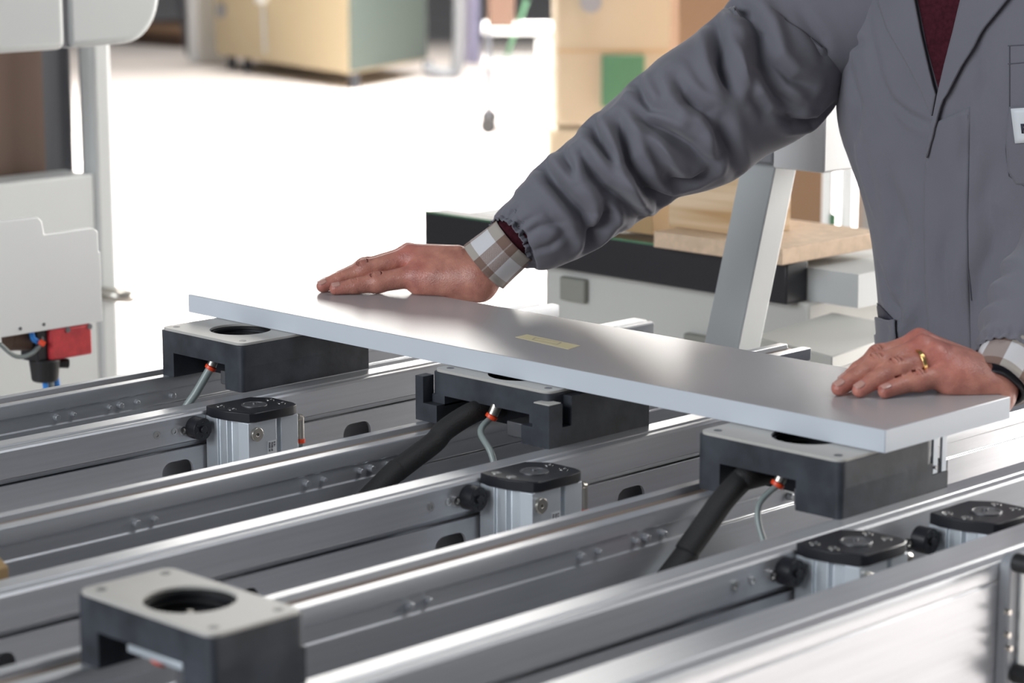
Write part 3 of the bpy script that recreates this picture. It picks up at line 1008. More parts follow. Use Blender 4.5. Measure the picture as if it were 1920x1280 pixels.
# trunk, neck, legs and arms inside the clothes
TC = at_y(1895, 300, .70)
cx0 = float(TC[0])
shR = at_y(1500, 55, .63); elR = at_y(1215, 275, .432)
shL = V3(cx0 + .165, .66, 1.36); elL = V3(cx0 + .30, .465, 1.235)
bodyP = [(V3(cx0 - .07, .74, .95), V3(cx0 - .10, .70, 1.28), .10, .095), (V3(cx0 + .07, .74, .95), V3(cx0 + .09, .70, 1.28), .10, .095),
         (V3(cx0 - .10, .70, 1.32), V3(cx0 + .10, .70, 1.33), .085, .085),
         (V3(cx0 - .01, .69, 1.35), V3(cx0 - .02, .655, 1.50), .068, .058),
         (shR, elR, .055, .042), (elR, at_y(1040, 405, .335), .036, .026), (shL, V3(cx0 + .255, .580, 1.295), .050, .044), (V3(cx0 + .255, .580, 1.295), elL, .044, .040), (elL, at_y(1985, 515, .35), .038, .034), (at_y(1985, 515, .35), at_y(1935, 590, .31), .034, .030),
         (V3(cx0 - .09, .76, .92), V3(cx0 - .10, .77, .50), .092, .062), (V3(cx0 - .10, .77, .50), V3(cx0 - .10, .80, .10), .058, .042),
         (V3(cx0 + .09, .76, .92), V3(cx0 + .11, .79, .50), .092, .062), (V3(cx0 + .11, .79, .50), V3(cx0 + .11, .84, .10), .058, .042),
         (V3(cx0 - .10, .80, .06), V3(cx0 - .11, .67, .045), .042, .032), (V3(cx0 + .11, .84, .06), V3(cx0 + .12, .71, .045), .042, .032)]


def body_fn(P):
    d = None
    for a, b, ra, rb in bodyP:
        e = cone_sdf(P, a, b, ra, rb)
        d = e if d is None else smin(d, e, 0.035)
    return d


vB, fB = surface_nets(body_fn, (-.85, .18, -.02), (.30, .98, 1.56), 0.012)
# head with a face, looking down at the board
hc = V3(cx0 - .035, .615, 1.60)
hd = V3(-.20, -.86, -.46); hd /= np.linalg.norm(hd)
hs = np.cross(V3(0, 0, 1), hd); hs /= np.linalg.norm(hs)     # sideways
hu = np.cross(hd, hs)


def hp(f, s, u): return hc + hd * f + hs * s + hu * u


def head_fn(P):
    q = P - hc.astype(np.float32)
    L = np.stack([q @ hd.astype(np.float32), q @ hs.astype(np.float32), q @ hu.astype(np.float32)], -1)
    d = ell_sdf(L, (-.012, 0, .028), (.098, .078, .092))
    d = smin(d, ell_sdf(L, (.022, 0, -.045), (.066, .058, .078)), .03)
    d = smin(d, ell_sdf(L, (.062, 0, -.098), (.024, .028, .020)), .02)          # chin
    d = smin(d, cone_sdf(L, (.086, 0, .012), (.108, 0, -.028), .008, .0125), .010)   # nose
    for s in (-1, 1):
        d = smin(d, cone_sdf(L, (.098, s * .010, -.030), (.088, s * .016, -.034), .006, .006), .006)
        d = smin(d, cone_sdf(L, (.080, s * .014, .026), (.072, s * .048, .022), .009, .008), .012)  # brow
        d = -smin(-d, ell_sdf(L, (.094, s * .032, .006), (.014, .017, .011)), .008)  # socket
        d = smin(d, ell_sdf(L, (.072, s * .032, .004), (.0125, .0125, .0125)), .001)   # eyeball
        d = smin(d, ell_sdf(L, (.060, s * .045, -.030), (.020, .018, .020)), .02)   # cheek
        d = smin(d, ell_sdf(L, (-.008, s * .080, -.012), (.019, .008, .032)), .006)  # ear
        d = -smin(-d, ell_sdf(L, (-.004, s * .090, -.010), (.010, .006, .018)), .003)
    d = smin(d, cone_sdf(L, (.088, -.020, -.064), (.088, .020, -.064), .006, .006), .006)
    d = smin(d, cone_sdf(L, (.086, -.018, -.074), (.086, .018, -.074), .0065, .0065), .005)
    d = -smin(-d, cone_sdf(L, (.096, -.022, -.069), (.096, .022, -.069), .0022, .0022), .003)
    d = smin(d, cone_sdf(L, (-.03, 0, -.07), (-.045, 0, -.17), .055, .058), .03)
    return d


vH, fH = surface_nets(head_fn, tuple(hc - .22), tuple(hc + .17), 0.0035)

allv = np.concatenate([vB, vH, vR, vL])
o1, o2, o3 = len(vB), len(vB) + len(vH), len(vB) + len(vH) + len(vR)
allf = np.concatenate([fB, fH + o1, fR + o2, fL + o3])
me = bpy.data.meshes.new('person')
PO = Vector((cx0, .75, 0))
me.from_pydata([tuple(v) for v in (allv - np.array(PO))], [], allf.tolist())
me.update()
me.polygons.foreach_set('use_smooth', [True] * len(me.polygons))
# skin tone: naturally pinker over knuckles and fingertips, browner at the wrists
tone = np.tile(np.array([0.49, 0.225, 0.172]), (len(allv), 1))
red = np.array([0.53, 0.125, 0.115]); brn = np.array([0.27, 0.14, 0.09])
hv = allv[o2:]
wgt = np.zeros(len(hv)); wb = np.zeros(len(hv))
for H in (RH, LH):
    for k, (js, rs) in H.items():
        for ji, rad, am in ((0, .013, .35), (1, .008, .25), (2, .011, .35), (3, .018, .75)):
            d2 = ((hv - js[ji]) ** 2).sum(1)
            wgt = np.maximum(wgt, am * np.exp(-d2 / rad ** 2))
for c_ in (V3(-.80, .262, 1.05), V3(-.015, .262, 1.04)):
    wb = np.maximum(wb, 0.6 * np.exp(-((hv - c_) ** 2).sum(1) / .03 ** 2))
tone[o2:] = tone[o2:] * (1 - wgt[:, None]) + red * wgt[:, None]
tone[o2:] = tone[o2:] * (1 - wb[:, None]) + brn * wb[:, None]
ca = me.color_attributes.new('tone', 'FLOAT_COLOR', 'POINT')
ca.data.foreach_set('color', np.concatenate([tone, np.ones((len(tone), 1))], 1).astype(np.float32).ravel())
me.materials.append(M['skin'])
person = bpy.data.objects.new('person', me)
C.objects.link(person)
person.location = PO
tag(person, 'person in a grey work coat pressing both hands on the white board', 'person')

# finger nails
for H, up in ((RH, UPR), (LH, UPL)):
    for k, (js, rs) in H.items():
        a, b = js[0], js[1]
        ax = (a - b) / np.linalg.norm(a - b)
        u = up - ax * (up @ ax); u /= np.linalg.norm(u)
        s = np.cross(ax, u)
        rings = []
        r = rs[0]
        c = a - ax * 0.001
        for i in range(9):
            tt = i / 8
            l = -0.0050 + 0.0105 * tt
            hw = 0.78 * math.sqrt(max(0.0, 1 - (abs(tt - 0.45) / 0.62) ** 2.6))
            rings.append([tuple(c + ax * l + u * (r + 0.00035 - max(0, l) ** 2 * 30) * math.cos(q * hw) + s * (r + 0.0002) * math.sin(q * hw)) for q in np.linspace(-1, 1, 9)])
        mb = MB().loft(rings, caps=False, closed=False)
        o = mb.build('fingernail', M['nail'], person, smooth=60)
        so = o.modifiers.new('solid', 'SOLIDIFY'); so.thickness = 0.0005; so.offset = 0
# wedding ring
js, rs = LH['ring']
a = js[2] * .42 + js[3] * .58
ax = (js[3] - js[2]) / np.linalg.norm(js[3] - js[2])
MB().ring(a - ax * .0022, a + ax * .0022, .0142, .0122, 48).build('ring', M['gold'], person, bevel=0.0006, label='plain gold finger ring')


# ------------------------------------------------------------------ clothes
def add_uv(me, nu, nv):
    uv = me.uv_layers.new(name='uv')
    co = [None] * len(me.vertices)
    for l in me.loops:
        i = l.vertex_index
        uv.data[l.index].uv = ((i % nu) / nu, (i // nu) / (nv - 1))


def sleeve_rings(st, nu, nv, sub=8):
    """st: list of (center, rx, ry) -> smooth rings (Catmull-Rom)"""
    pts = [(*c, a, b) for c, a, b in st]
    P = [np.array(p, float) for p in pts]
    out = []
    m = len(P)
    for q in np.linspace(0, m - 1, nv):
        i = min(int(q), m - 2); t = q - i
        a, b, c, d = P[max(i - 1, 0)], P[i], P[i + 1], P[min(i + 2, m - 1)]
        out.append(0.5 * ((2 * b) + (-a + c) * t + (2 * a - 5 * b + 4 * c - d) * t * t + (-a + 3 * b - 3 * c + d) * t ** 3))
    rings = []
    A = None
    for k, o in enumerate(out):
        tg = out[min(k + 1, nv - 1)][:3] - out[max(k - 1, 0)][:3]
        tg /= np.linalg.norm(tg)
        if A is None:
            A = np.cross(tg, np.array([0, 0, 1.0]))
        A = A - tg * (A @ tg); A /= np.linalg.norm(A)
        Bv = np.cross(tg, A)
        th = 2 * np.pi * np.arange(nu) / nu
        rings.append(o[:3][None] + np.cos(th)[:, None] * A * o[3] + np.sin(th)[:, None] * Bv * o[4])
    return np.array(rings)


def grid_mesh(rings):
    nv, nu, _ = rings.shape
    f = []
    for j in range(nv - 1):
        for i in range(nu):
            k = (i + 1) % nu
            f.append((j * nu + i, j * nu + k, (j + 1) * nu + k, (j + 1) * nu + i))
    return rings.reshape(-1, 3), f


def normals_of(v, f, ctr=None):
    f = np.array(f)
    n = np.cross(v[f[:, 2]] - v[f[:, 0]], v[f[:, 3]] - v[f[:, 1]])
    N = np.zeros_like(v)
    for k in range(4):
        np.add.at(N, f[:, k], n)
    N /= np.linalg.norm(N, axis=1)[:, None] + 1e-12
    return N


def fold(v, f, strokes, N, dense=6):
    """press folds (negative) or ridges (positive) along lines traced on the cloth"""
    bvh = BVHTree.FromPolygons([tuple(p) for p in v], [tuple(q) for q in f])
    disp = np.zeros(len(v))
    for pts, amp, wid in strokes:
        line = []
        for (a, b), (c, d) in zip(pts, pts[1:]):
            for k in range(dense):
                t = k / dense
                line.append((a + (c - a) * t, b + (d - b) * t))
        line.append(pts[-1])
        L = len(line)
        W3 = []
        for i, (px, py) in enumerate(line):
            r = ray(px, py)
            hit = bvh.ray_cast(Vector(CAM), Vector(r).normalized(), 20)
            if hit[0] is None: continue
            u = i / (L - 1)
            W3.append((np.array(hit[0]), math.sin(math.pi * min(1, max(0.04, u * 0.9 + 0.05))) ** 0.7))
        if not W3: continue
        C3 = np.array([w[0] for w in W3]); A3 = np.array([w[1] for w in W3])
        lo_, hi_ = C3.min(0) - wid * 3, C3.max(0) + wid * 3
        sel = np.where(((v > lo_) & (v < hi_)).all(1))[0]
        if not len(sel): continue
        # distance to polyline
        best = np.full(len(sel), 1e9); am = np.zeros(len(sel)); sd = np.zeros(len(sel))
        for i in range(len(C3) - 1):
            a, b = C3[i], C3[i + 1]
            ab = b - a
            h = np.clip(((v[sel] - a) @ ab) / max(1e-12, ab @ ab), 0, 1)
            dv = v[sel] - (a + h[:, None] * ab)
            dd = np.linalg.norm(dv, axis=1)
            m = dd < best
            best[m] = dd[m]; am[m] = (A3[i] * (1 - h) + A3[i + 1] * h)[m]
            side = np.einsum('ij,ij->i', np.cross(ab[None], dv), N[sel])
            sd[m] = np.sign(side[m])
        x = best / wid
        # sharp valley with a soft shoulder on each side
        prof = np.exp(-x ** 2 * 1.6) - 0.30 * np.exp(-(x - 1.8) ** 2 * 1.4)
        disp[sel] += amp * am * prof
    return v + N * disp[:, None]


def cloth_obj(name, v, f, m, parent, thick=0.0016, label=None, uv=None):
    me = bpy.data.meshes.new(name)
    off = np.array(world_of(parent))
    me.from_pydata([tuple(p) for p in (v - off)], [], [tuple(q) for q in f])
    me.update()
    me.polygons.foreach_set('use_smooth', [True] * len(me.polygons))
    me.materials.append(m)
    if uv:
        add_uv(me, *uv)
    o = bpy.data.objects.new(name, me)
    C.objects.link(o)
    o.parent = parent
    if thick:
        s_ = o.modifiers.new('cloth', 'SOLIDIFY'); s_.thickness = thick; s_.offset = -1
    if label:
        o['label'] = label
    return o


def st_px(up, lo, y, squash=1.0, extra=1.0):
    """sleeve station from the two outline points of the arm and its distance"""
    mx, my = (up[0] + lo[0]) / 2, (up[1] + lo[1]) / 2
    c = at_y(mx, my, y)
    d = float((c - CAM) @ FW)
    hw = math.hypot(up[0] - lo[0], up[1] - lo[1]) / 2 * d / FPX * extra
    return (c, hw * squash, hw)


NU, NV = 200, 330
ST = [st_px((922, 414), (984, 500), .275), st_px((936, 388), (1012, 499), .292), st_px((962, 358), (1055, 497), .31), st_px((1005, 316), (1130, 457), .345),
      st_px((1066, 263), (1215, 402), .385), st_px((1130, 200), (1290, 356), .43), st_px((1208, 128), (1385, 330), .48),
      st_px((1270, 88), (1465, 272), .53), st_px((1345, 28), (1545, 228), .585), st_px((1415, -35), (1600, 150), .625),
      (V3(cx0 - .135, .672, 1.355), .066, .066), (V3(cx0 - .06, .680, 1.365), .055, .055)]
ST = [(c, a * .92, b) for c, a, b in ST]
rg = sleeve_rings(ST, NU, NV)
# gathers at the elastic hem
for j in range(NV):
    g = math.exp(-(j / 16.0) ** 2) if j > 7 else 1.0
    th = 2 * np.pi * np.arange(NU) / NU
    c = rg[j].mean(0)
    w_ = 0.0016 * np.sin(19 * th + 0.8 * np.sin(3 * th)) + 0.0011 * np.sin(31 * th + 1 + 2 * np.sin(2 * th))
    pinch = -0.0028 * math.exp(-((j - 12) / 4.0) ** 2)
    rr = rg[j] - c
    L = np.linalg.norm(rr, axis=1)[:, None]
    rg[j] = c + rr * (1 + (w_[:, None] * g + pinch) / L)
v, f = grid_mesh(rg)
N = normals_of(v, f)
if ((N * (v - rg.mean(1).repeat(NU, 0))).sum(1)).mean() < 0:
    N = -N; f = [q[::-1] for q in f]
folds = [
    ([(1340, 40), (1345, 75), (1352, 117), (1370, 168)], -.0085, .0105),
    ([(1380, 5), (1405, 25), (1421, 50), (1431, 117), (1463, 175), (1490, 210)], -.010, .0125),
    ([(1268, 140), (1280, 168), (1293, 185), (1325, 213), (1345, 250), (1352, 290)], -.009, .011),
    ([(1182, 193), (1205, 220), (1235, 238), (1293, 276), (1332, 312)], -.009, .010),
    ([(1190, 150), (1202, 178), (1219, 200), (1262, 218)], -.0065, .009),
    ([(1103, 222), (1115, 250), (1134, 276), (1168, 326)], -.008, .009),
    ([(1160, 220), (1168, 255), (1182, 298), (1208, 340), (1245, 390)], -.010, .0105),
    ([(1015, 305), (1035, 335), (1059, 361), (1095, 405), (1113, 455)], -.009, .0105),
    ([(1090, 288), (1108, 318), (1134, 351), (1176, 388), (1202, 412)], -.009, .010),
    ([(1352, 205), (1362, 245), (1370, 285), (1385, 325)], -.006, .011),
    ([(1500, 20), (1520, 50), (1538, 74), (1545, 110)], -.0045, .009),
    ([(1455, 215), (1490, 232), (1527, 230), (1558, 202)], -.006, .008),
    ([(1134, 372), (1140, 400), (1128, 430), (1098, 470)], -.0065, .010),
    ([(1240, 330), (1262, 345), (1300, 340), (1335, 322)], -.005, .009),
    ([(1290, 110), (1310, 150), (1340, 190)], -.004, .010),
    ([(1225, 145), (1245, 185), (1275, 215)], -.004, .008),
    ([(1050, 280), (1068, 310), (1080, 345)], -.005, .009),
    ([(1020, 400), (1050, 420), (1075, 460)], -.0045, .009),
    ([(985, 440), (1010, 425), (1045, 420)], -.0035, .006),
    ([(1000, 470), (1030, 462), (1058, 440)], -.0035, .006),
    ([(948, 412), (962, 396), (975, 385)], -.003, .005),
    ([(965, 430), (982, 416), (1005, 405)], -.003, .005),
    ([(1200, 350), (1225, 372), (1262, 368)], -.005, .008),
    ([(1440, 60), (1452, 110), (1485, 150), (1520, 165)], -.006, .010),
    ([(1400, 130), (1415, 180), (1440, 215)], -.005, .010),
    ([(1155, 300), (1172, 340), (1198, 372)], .005, .008),
    ([(1235, 262), (1262, 300), (1290, 325)], .005, .010),
    ([(1305, 200), (1330, 240), (1338, 280)], .005, .010),
    ([(1085, 300), (1070, 350), (1085, 395)], .004, .010),
    ([(1380, 90), (1395, 140), (1425, 190)], .006, .011),
]
v = fold(v, f, [(p_, a_ * (2.4 if abs(a_) > .0045 else 1.0), w_ * .92) for p_, a_, w_ in folds], N)
# a little unevenness all over
coat = cloth_obj('work_coat', v, f, M['coat'], person, 0.0014)
sleeveR = coat
sleeveR.name = 'sleeve'

# torso of the coat
NT, NZ = 260, 240
zs = np.linspace(0.60, 1.44, NZ)


def torso(z):
    t = np.interp(z, [0.60, 0.90, 1.02, 1.12, 1.20, 1.30, 1.38, 1.44], range(8))
    cyv = np.interp(z, [0.60, 0.92, 1.00, 1.20, 1.30, 1.44], [.795, .745, .722, .700, .688, .675])
    a = np.interp(z, [0.60, 0.92, 1.00, 1.08, 1.14, 1.20, 1.28, 1.36, 1.40, 1.44], [.215, .190, .183, .192, .215, .243, .225, .195, .155, .085])
    b = np.interp(z, [0.60, 0.92, 1.00, 1.12, 1.22, 1.30, 1.40, 1.44], [.150, .128, .122, .124, .128, .122, .095, .075])
    return cyv, a, b


rg = []
for z in zs:
    z2 = np.linspace(z - .03, z + .03, 5)
    cyv, a, b = [float(np.mean(q)) for q in torso(z2)]
    th = 2 * np.pi * np.arange(NT) / NT
    n_ = 2.25
    cs, sn = np.cos(th), np.sin(th)
    flare = 1 + 0.012 * np.sin(9 * th + 2) * max(0, (1.15 - z) / .5)
    x = cx0 + a * flare * np.sign(cs) * np.abs(cs) ** (2 / n_)
    y = cyv + b * flare * np.sign(sn) * np.abs(sn) ** (2 / n_)
    rg.append(np.stack([x, y, np.full(NT, z)], 1))
rg = np.array(rg)
v, f = grid_mesh(rg)
N = normals_of(v, f)
if ((N[:, :2] * (v[:, :2] - np.array([cx0, .7]))).sum(1)).mean() < 0:
    N = -N; f = [q[::-1] for q in f]
tf = [
    ([(1652, 150), (1672, 190), (1706, 218), (1742, 234)], -.0035, .006),
    ([(1560, 60), (1600, 82), (1622, 80)], -.003, .006),
    ([(1625, 40), (1640, 110), (1655, 180), (1700, 260)], -.003, .010),
    ([(1665, 320), (1680, 400), (1672, 470)], -.0035, .014),
    ([(1690, 380), (1700, 450), (1680, 560)], -.004, .014),
    ([(1800, 180), (1815, 260), (1808, 330)], -.003, .010),
    ([(1860, 300), (1845, 380), (1860, 470)], -.004, .015),
    ([(1880, 420), (1835, 520), (1825, 600)], -.005, .015),
    ([(1780, 420), (1770, 500), (1785, 600)], -.003, .012),
    ([(1600, 250), (1620, 330), (1640, 400)], .003, .010),
    ([(1648, 500), (1665, 560), (1700, 610)], -.004, .010),
    ([(1720, 560), (1690, 620), (1680, 680)], .004, .012),
    ([(1590, 120), (1610, 200), (1600, 280)], -.0035, .010),
    ([(1830, 60), (1850, 140), (1840, 200)], -.0025, .012),
]
v = fold(v, f, [(p_, a_ * 1.5, w_) for p_, a_, w_ in tf], N)
body_coat = cloth_obj('work_coat', v, f, M['coat'], person, 0.0016)
sleeveR.parent = body_coat
TB = BVHTree.FromPolygons([tuple(p) for p in v], [tuple(q) for q in f])


def lay(px, py, h):
    r = Vector(ray(px, py)).normalized()
    hit = TB.ray_cast(Vector(CAM), r, 20)
    if hit[0] is None:
        return None
    n = hit[1]
    if n.dot(r) > 0: n = -n
    return np.array(hit[0] + n * h)


def patch(name, left, right, m, parent, h=0.002, thick=0.002, nu=14, nv=30, label=None, h2=None):
    """cloth piece laid on the torso between two edges"""
    def samp(pl, t):
        d = [0]
        for a, b in zip(pl, pl[1:]): d.append(d[-1] + math.hypot(b[0] - a[0], b[1] - a[1]))
        t *= d[-1]
        for i in range(len(pl) - 1):
            if t <= d[i + 1] or i == len(pl) - 2:
                k = (t - d[i]) / max(1e-9, d[i + 1] - d[i])
                return pl[i][0] + (pl[i + 1][0] - pl[i][0]) * k, pl[i][1] + (pl[i + 1][1] - pl[i][1]) * k
    vs = []
    for j in range(nv):
        a, b = samp(left, j / (nv - 1)), samp(right, j / (nv - 1))
        for i in range(nu):
            k = i / (nu - 1)
            hh = h if h2 is None else h + (h2 - h) * k
            p = lay(a[0] + (b[0] - a[0]) * k, a[1] + (b[1] - a[1]) * k, hh)
            vs.append(p)
    for q in range(len(vs) - 1, -1, -1):
        if vs[q] is None:
            vs[q] = next((w for w in vs[q:] if w is not None), None)
    vs = [w if w is not None else next(u_ for u_ in vs if u_ is not None) for w in vs]
    fs = [(j * nu + i, j * nu + i + 1, (j + 1) * nu + i + 1, (j + 1) * nu + i) for j in range(nv - 1) for i in range(nu - 1)]
    vs = np.array(vs)
    n0 = np.cross(vs[1] - vs[0], vs[nu] - vs[0])
    if n0 @ (CAM - vs[0]) < 0: fs = [q[::-1] for q in fs]
    return cloth_obj(name, vs, fs, m, parent, thick, label)


patch('sweater', [(1712, -60), (1722, 0), (1740, 90), (1763, 175)], [(1826, -60), (1806, 0), (1784, 90), (1764, 175)], M['sweater'], person, 0.0015, 0.001)
# lapels
patch('lapel', [(1632, -60), (1650, 0), (1668, 55), (1700, 110), (1730, 165), (1752, 216)], [(1708, -60), (1722, 0), (1733, 60), (1745, 112), (1757, 160), (1762, 176)], M['coat'], body_coat, 0.0030, 0.0028, h2=0.0062)
patch('lapel', [(1812, -60), (1806, 0), (1792, 60), (1776, 120), (1764, 172), (1752, 230), (1742, 290)], [(1935, -60), (1894, 0), (1852, 52), (1822, 100), (1795, 150), (1772, 190), (1743, 292)], M['coat'], body_coat, 0.0065, 0.0028, h2=0.0085)
# front flap (placket) with its stitched edge
patch('front_flap', [(1751, 232), (1742, 290), (1736, 330), (1735, 420), (1738, 520), (1746, 640), (1752, 720)], [(1819, 200), (1818, 290), (1816, 360), (1815, 440), (1816, 520), (1820, 640), (1824, 720)], M['coat'], body_coat, 0.0045, 0.003, h2=0.0006, nv=50)
for k, ln in enumerate(([(1816, 215), (1817, 300), (1814, 400), (1815, 500), (1822, 570)], 
                        [(1746, 470), (1752, 560), (1760, 650)], [(1893, 85), (1893, 200), (1886, 280), (1892, 330), (1925, 352)], [(1890, 86), (1925, 84)], [(1890, 120), (1925, 117)],
                        [(1552, 0), (1553, 60), (1556, 120), (1562, 205)])):
    pts = []
    for (a, b), (c, d) in zip(ln, ln[1:]):
        for q in range(10):
            p = lay(a + (c - a) * q / 10, b + (d - b) * q / 10, 0.0004)
            if p is not None: pts.append(tuple(p))
    if len(pts) > 3:
        MB().tube(pts, 0.0007, 6).build('seam', M['coatseam'], body_coat)
# chest pocket with a name tag
patch('chest_pocket', [(1893, 200), (1886, 260), (1890, 320), (1905, 345)], [(2010, 195), (2012, 260), (2010, 320), (1990, 350)], M['coat'], body_coat, 0.0012, 0.0012)
tg = patch('name_tag', [(1897, 203), (1905, 268)], [(1975, 198), (1983, 262)], M['paper'], body_coat, 0.0030, 0.0006, 8, 8, label='white sewn-on name label')
for q in ([(1917, 232), (1919, 248)], [(1921, 232), (1923, 248)]):
    pass
patch('print', [(1916, 231), (1918, 249)], [(1921, 231), (1922, 249)], M['ink'], tg, 0.0040, 0.0004, 3, 3)
patch('print', [(1920, 231), (1920, 236)], [(1929, 230), (1929, 235)], M['ink'], tg, 0.0040, 0.0004, 3, 3)
patch('print', [(1920, 239), (1921, 243)], [(1927, 238), (1928, 242)], M['ink'], tg, 0.0040, 0.0004, 3, 3)
# side pocket opening at the hip
patch('side_pocket', [(1646, 592), (1650, 640), (1656, 720)], [(1683, 600), (1684, 650), (1688, 720)], M['coat'], body_coat, 0.0050, 0.002, h2=0.0035)
patch('pocket_shade', [(1645, 566), (1649, 596)], [(1652, 572), (1682, 604)], M['ink'], body_coat, 0.0012, 0.0006, 8, 8, label='dark patch painted as the shade in the pocket opening')  # shade of the opening painted as a dark patch on the cloth

# left sleeve
NU2, NV2 = 140, 160
ctrs = [(1894, 676, .255, .0345, .0345), (1906, 640, .275, .040, .040), (1935, 590, .304, .048, .048), (1990, 510, .35, .056, .055), (2090, 395, .41, .064, .062), (2180, 270, .49, .068, .066), (2200, 120, .58, .072, .070),
        (2160, 10, .64, .078, .074), (2090, -50, .67, .070, .062)]
rg = sleeve_rings([(at_y(a, b, y), r1, r2) for a, b, y, r1, r2 in ctrs[:4]] + [(V3(cx0 + .305, .46, 1.232), .060, .060), (V3(cx0 + .265, .565, 1.295), .064, .064),
                   (V3(cx0 + .205, .640, 1.335), .068, .068), (V3(cx0 + .135, .672, 1.352), .066, .066), (V3(cx0 + .06, .680, 1.362), .055, .055)], NU2, NV2)
for j in range(NV2):
    th = 2 * np.pi * np.arange(NU2) / NU2
    c = rg[j].mean(0); rr = rg[j] - c
    L = np.linalg.norm(rr, axis=1)[:, None]
    g = math.exp(-(j / 12.0) ** 2)
    w_ = 0.0015 * np.sin(19 * th + 0.8 * np.sin(3 * th)) * g + 0.0035 * np.sin(j * .38 + 2 * np.sin(th + j * .05)) * (1 - g) * (0.5 + 0.5 * np.sin(2 * th + 1))
    rg[j] = c + rr * (1 + (w_[:, None] - 0.0025 * math.exp(-((j - 7) / 3.) ** 2)) / L)
v, f = grid_mesh(rg)
N = normals_of(v, f)
if ((N * (v - rg.mean(1).repeat(NU2, 0))).sum(1)).mean() < 0: f = [q[::-1] for q in f]
cloth_obj('sleeve', v, f, M['coat'], body_coat, 0.0014)


# sweater hems and plaid shirt cuffs
def cuff(name, c0, c1, r0, r1, m, thick=0.002, nv=14, wav=0.0006, nu=120, flat=1.0, up=None):
    c0, c1 = np.array(c0), np.array(c1)
    tg_ = (c1 - c0) / np.linalg.norm(c1 - c0)
    A = np.cross(tg_, np.array([0, 0, 1.0])); A /= np.linalg.norm(A)
    Bv = np.cross(tg_, A)
    th = 2 * np.pi * np.arange(nu) / nu
    rings = []
    for j in range(nv):
        t_ = j / (nv - 1)
        r = (r0 + (r1 - r0) * t_) + wav * np.sin(5 * th + 1) + wav * np.sin(3 * th + 4 * t_)
        c = c0 + (c1 - c0) * t_
        rings.append(c[None] + np.cos(th)[:, None] * A * r[:, None] * flat + np.sin(th)[:, None] * Bv * r[:, None])
    v, f = grid_mesh(np.array(rings))
    N = normals_of(v, f)
    if ((N * (v - np.array(rings).mean(1).repeat(nu, 0))).sum(1)).mean() < 0: f = [q[::-1] for q in f]
    return cloth_obj(name, v, f, m, person, thick, uv=(nu, nv))


def rad(px, d):
    return px * d / FPX


e0 = ST[0][0]; ed = ST[2][0] - ST[0][0]; ed /= np.linalg.norm(ed)
cuff('sweater_hem', e0 - ed * .0035, e0 + ed * .03, ST[0][2] * .86, ST[0][2] * .86, M['sweater'], flat=.92)
sh0 = at_y(910, 498, .258); sh1 = at_y(952, 460, .276)
d_ = float((sh0 - CAM) @ FW)
cuff('shirt_cuff', sh0 + (sh0 - sh1) * .05, sh1 + (sh1 - sh0) * .3, rad(55, d_), rad(50, d_), M['plaid'])
e0 = at_y(1896, 676, .255); e1 = at_y(1908, 640, .274); ed = (e1 - e0) / np.linalg.norm(e1 - e0)
cuff('sweater_hem', e0 - ed * .003, e0 + ed * .02, .0300, .031, M['sweater'])
s0 = at_y(1873, 713, .232)
cuff('shirt_cuff', s0 - ed * .004, e0 + ed * .012, .0315, .0310, M['plaid'])
# watch
w0 = at_y(1868, 721, .229)
cuff('wristwatch', w0 - ed * .006, w0 + ed * .004, .0285, .0290, M['black'], 0.003)['label'] = 'black wristwatch strap under the left shirt cuff'

# trousers, shoes and hair (outside the frame, built where they stand)
for sx, ty in ((-.10, .77), (.10, .79)):
    MB().tube([(cx0 + sx * .9, .765, .90), (cx0 + sx * 1.0, ty, .50), (cx0 + sx * 1.05, ty + .04, .09)], [.118, .088, .075], 28).build('trouser_leg', M['trousers'], person)
for sx, ty in ((-.105, .80), (.112, .84)):
    mb = MB().prism([(cx0 + sx - .045, ty - .20), (cx0 + sx - .02, ty - .235), (cx0 + sx + .02, ty - .235), (cx0 + sx + .045, ty - .20), (cx0 + sx + .05, ty - .1), (cx0 + sx + .04, ty + .06), (cx0 + sx - .04, ty + .06), (cx0 + sx - .05, ty - .1)], 0.0, 0.092, 'z')
    mb.build('shoe', M['leather'], person, bevel=0.02, seg=3)


def hair_fn(P):
    q = P - hc.astype(np.float32)
    L = np.stack([q @ hd.astype(np.float32), q @ hs.astype(np.float32), q @ hu.astype(np.float32)], -1)
    d = ell_sdf(L, (-.016, 0, .033), (.103, .084, .096))
    d = np.maximum(d, -(L[..., 2] + .02 - 1.2 * (L[..., 0] - .0)) * 0 + (L[..., 0] * 0.9 - L[..., 2] - .005) * .74)
    return d


vh_, fh_ = surface_nets(hair_fn, tuple(hc - .16), tuple(hc + .17), 0.005)
cloth_obj('hair', vh_, fh_, M['hair'], person, 0)


# ------------------------------------------------------------------ surroundings
def quadbox(a, b, c, h0, h1):
    """upright box from three floor-plan points (left, near corner, right)"""
    a, b, c = (np.array(q[:2]) for q in (a, b, c))
    d = a + c - b
    return [[(*p, h0) for p in (a, b, c, d)], [(*p, h1) for p in (a, b, c, d)]]


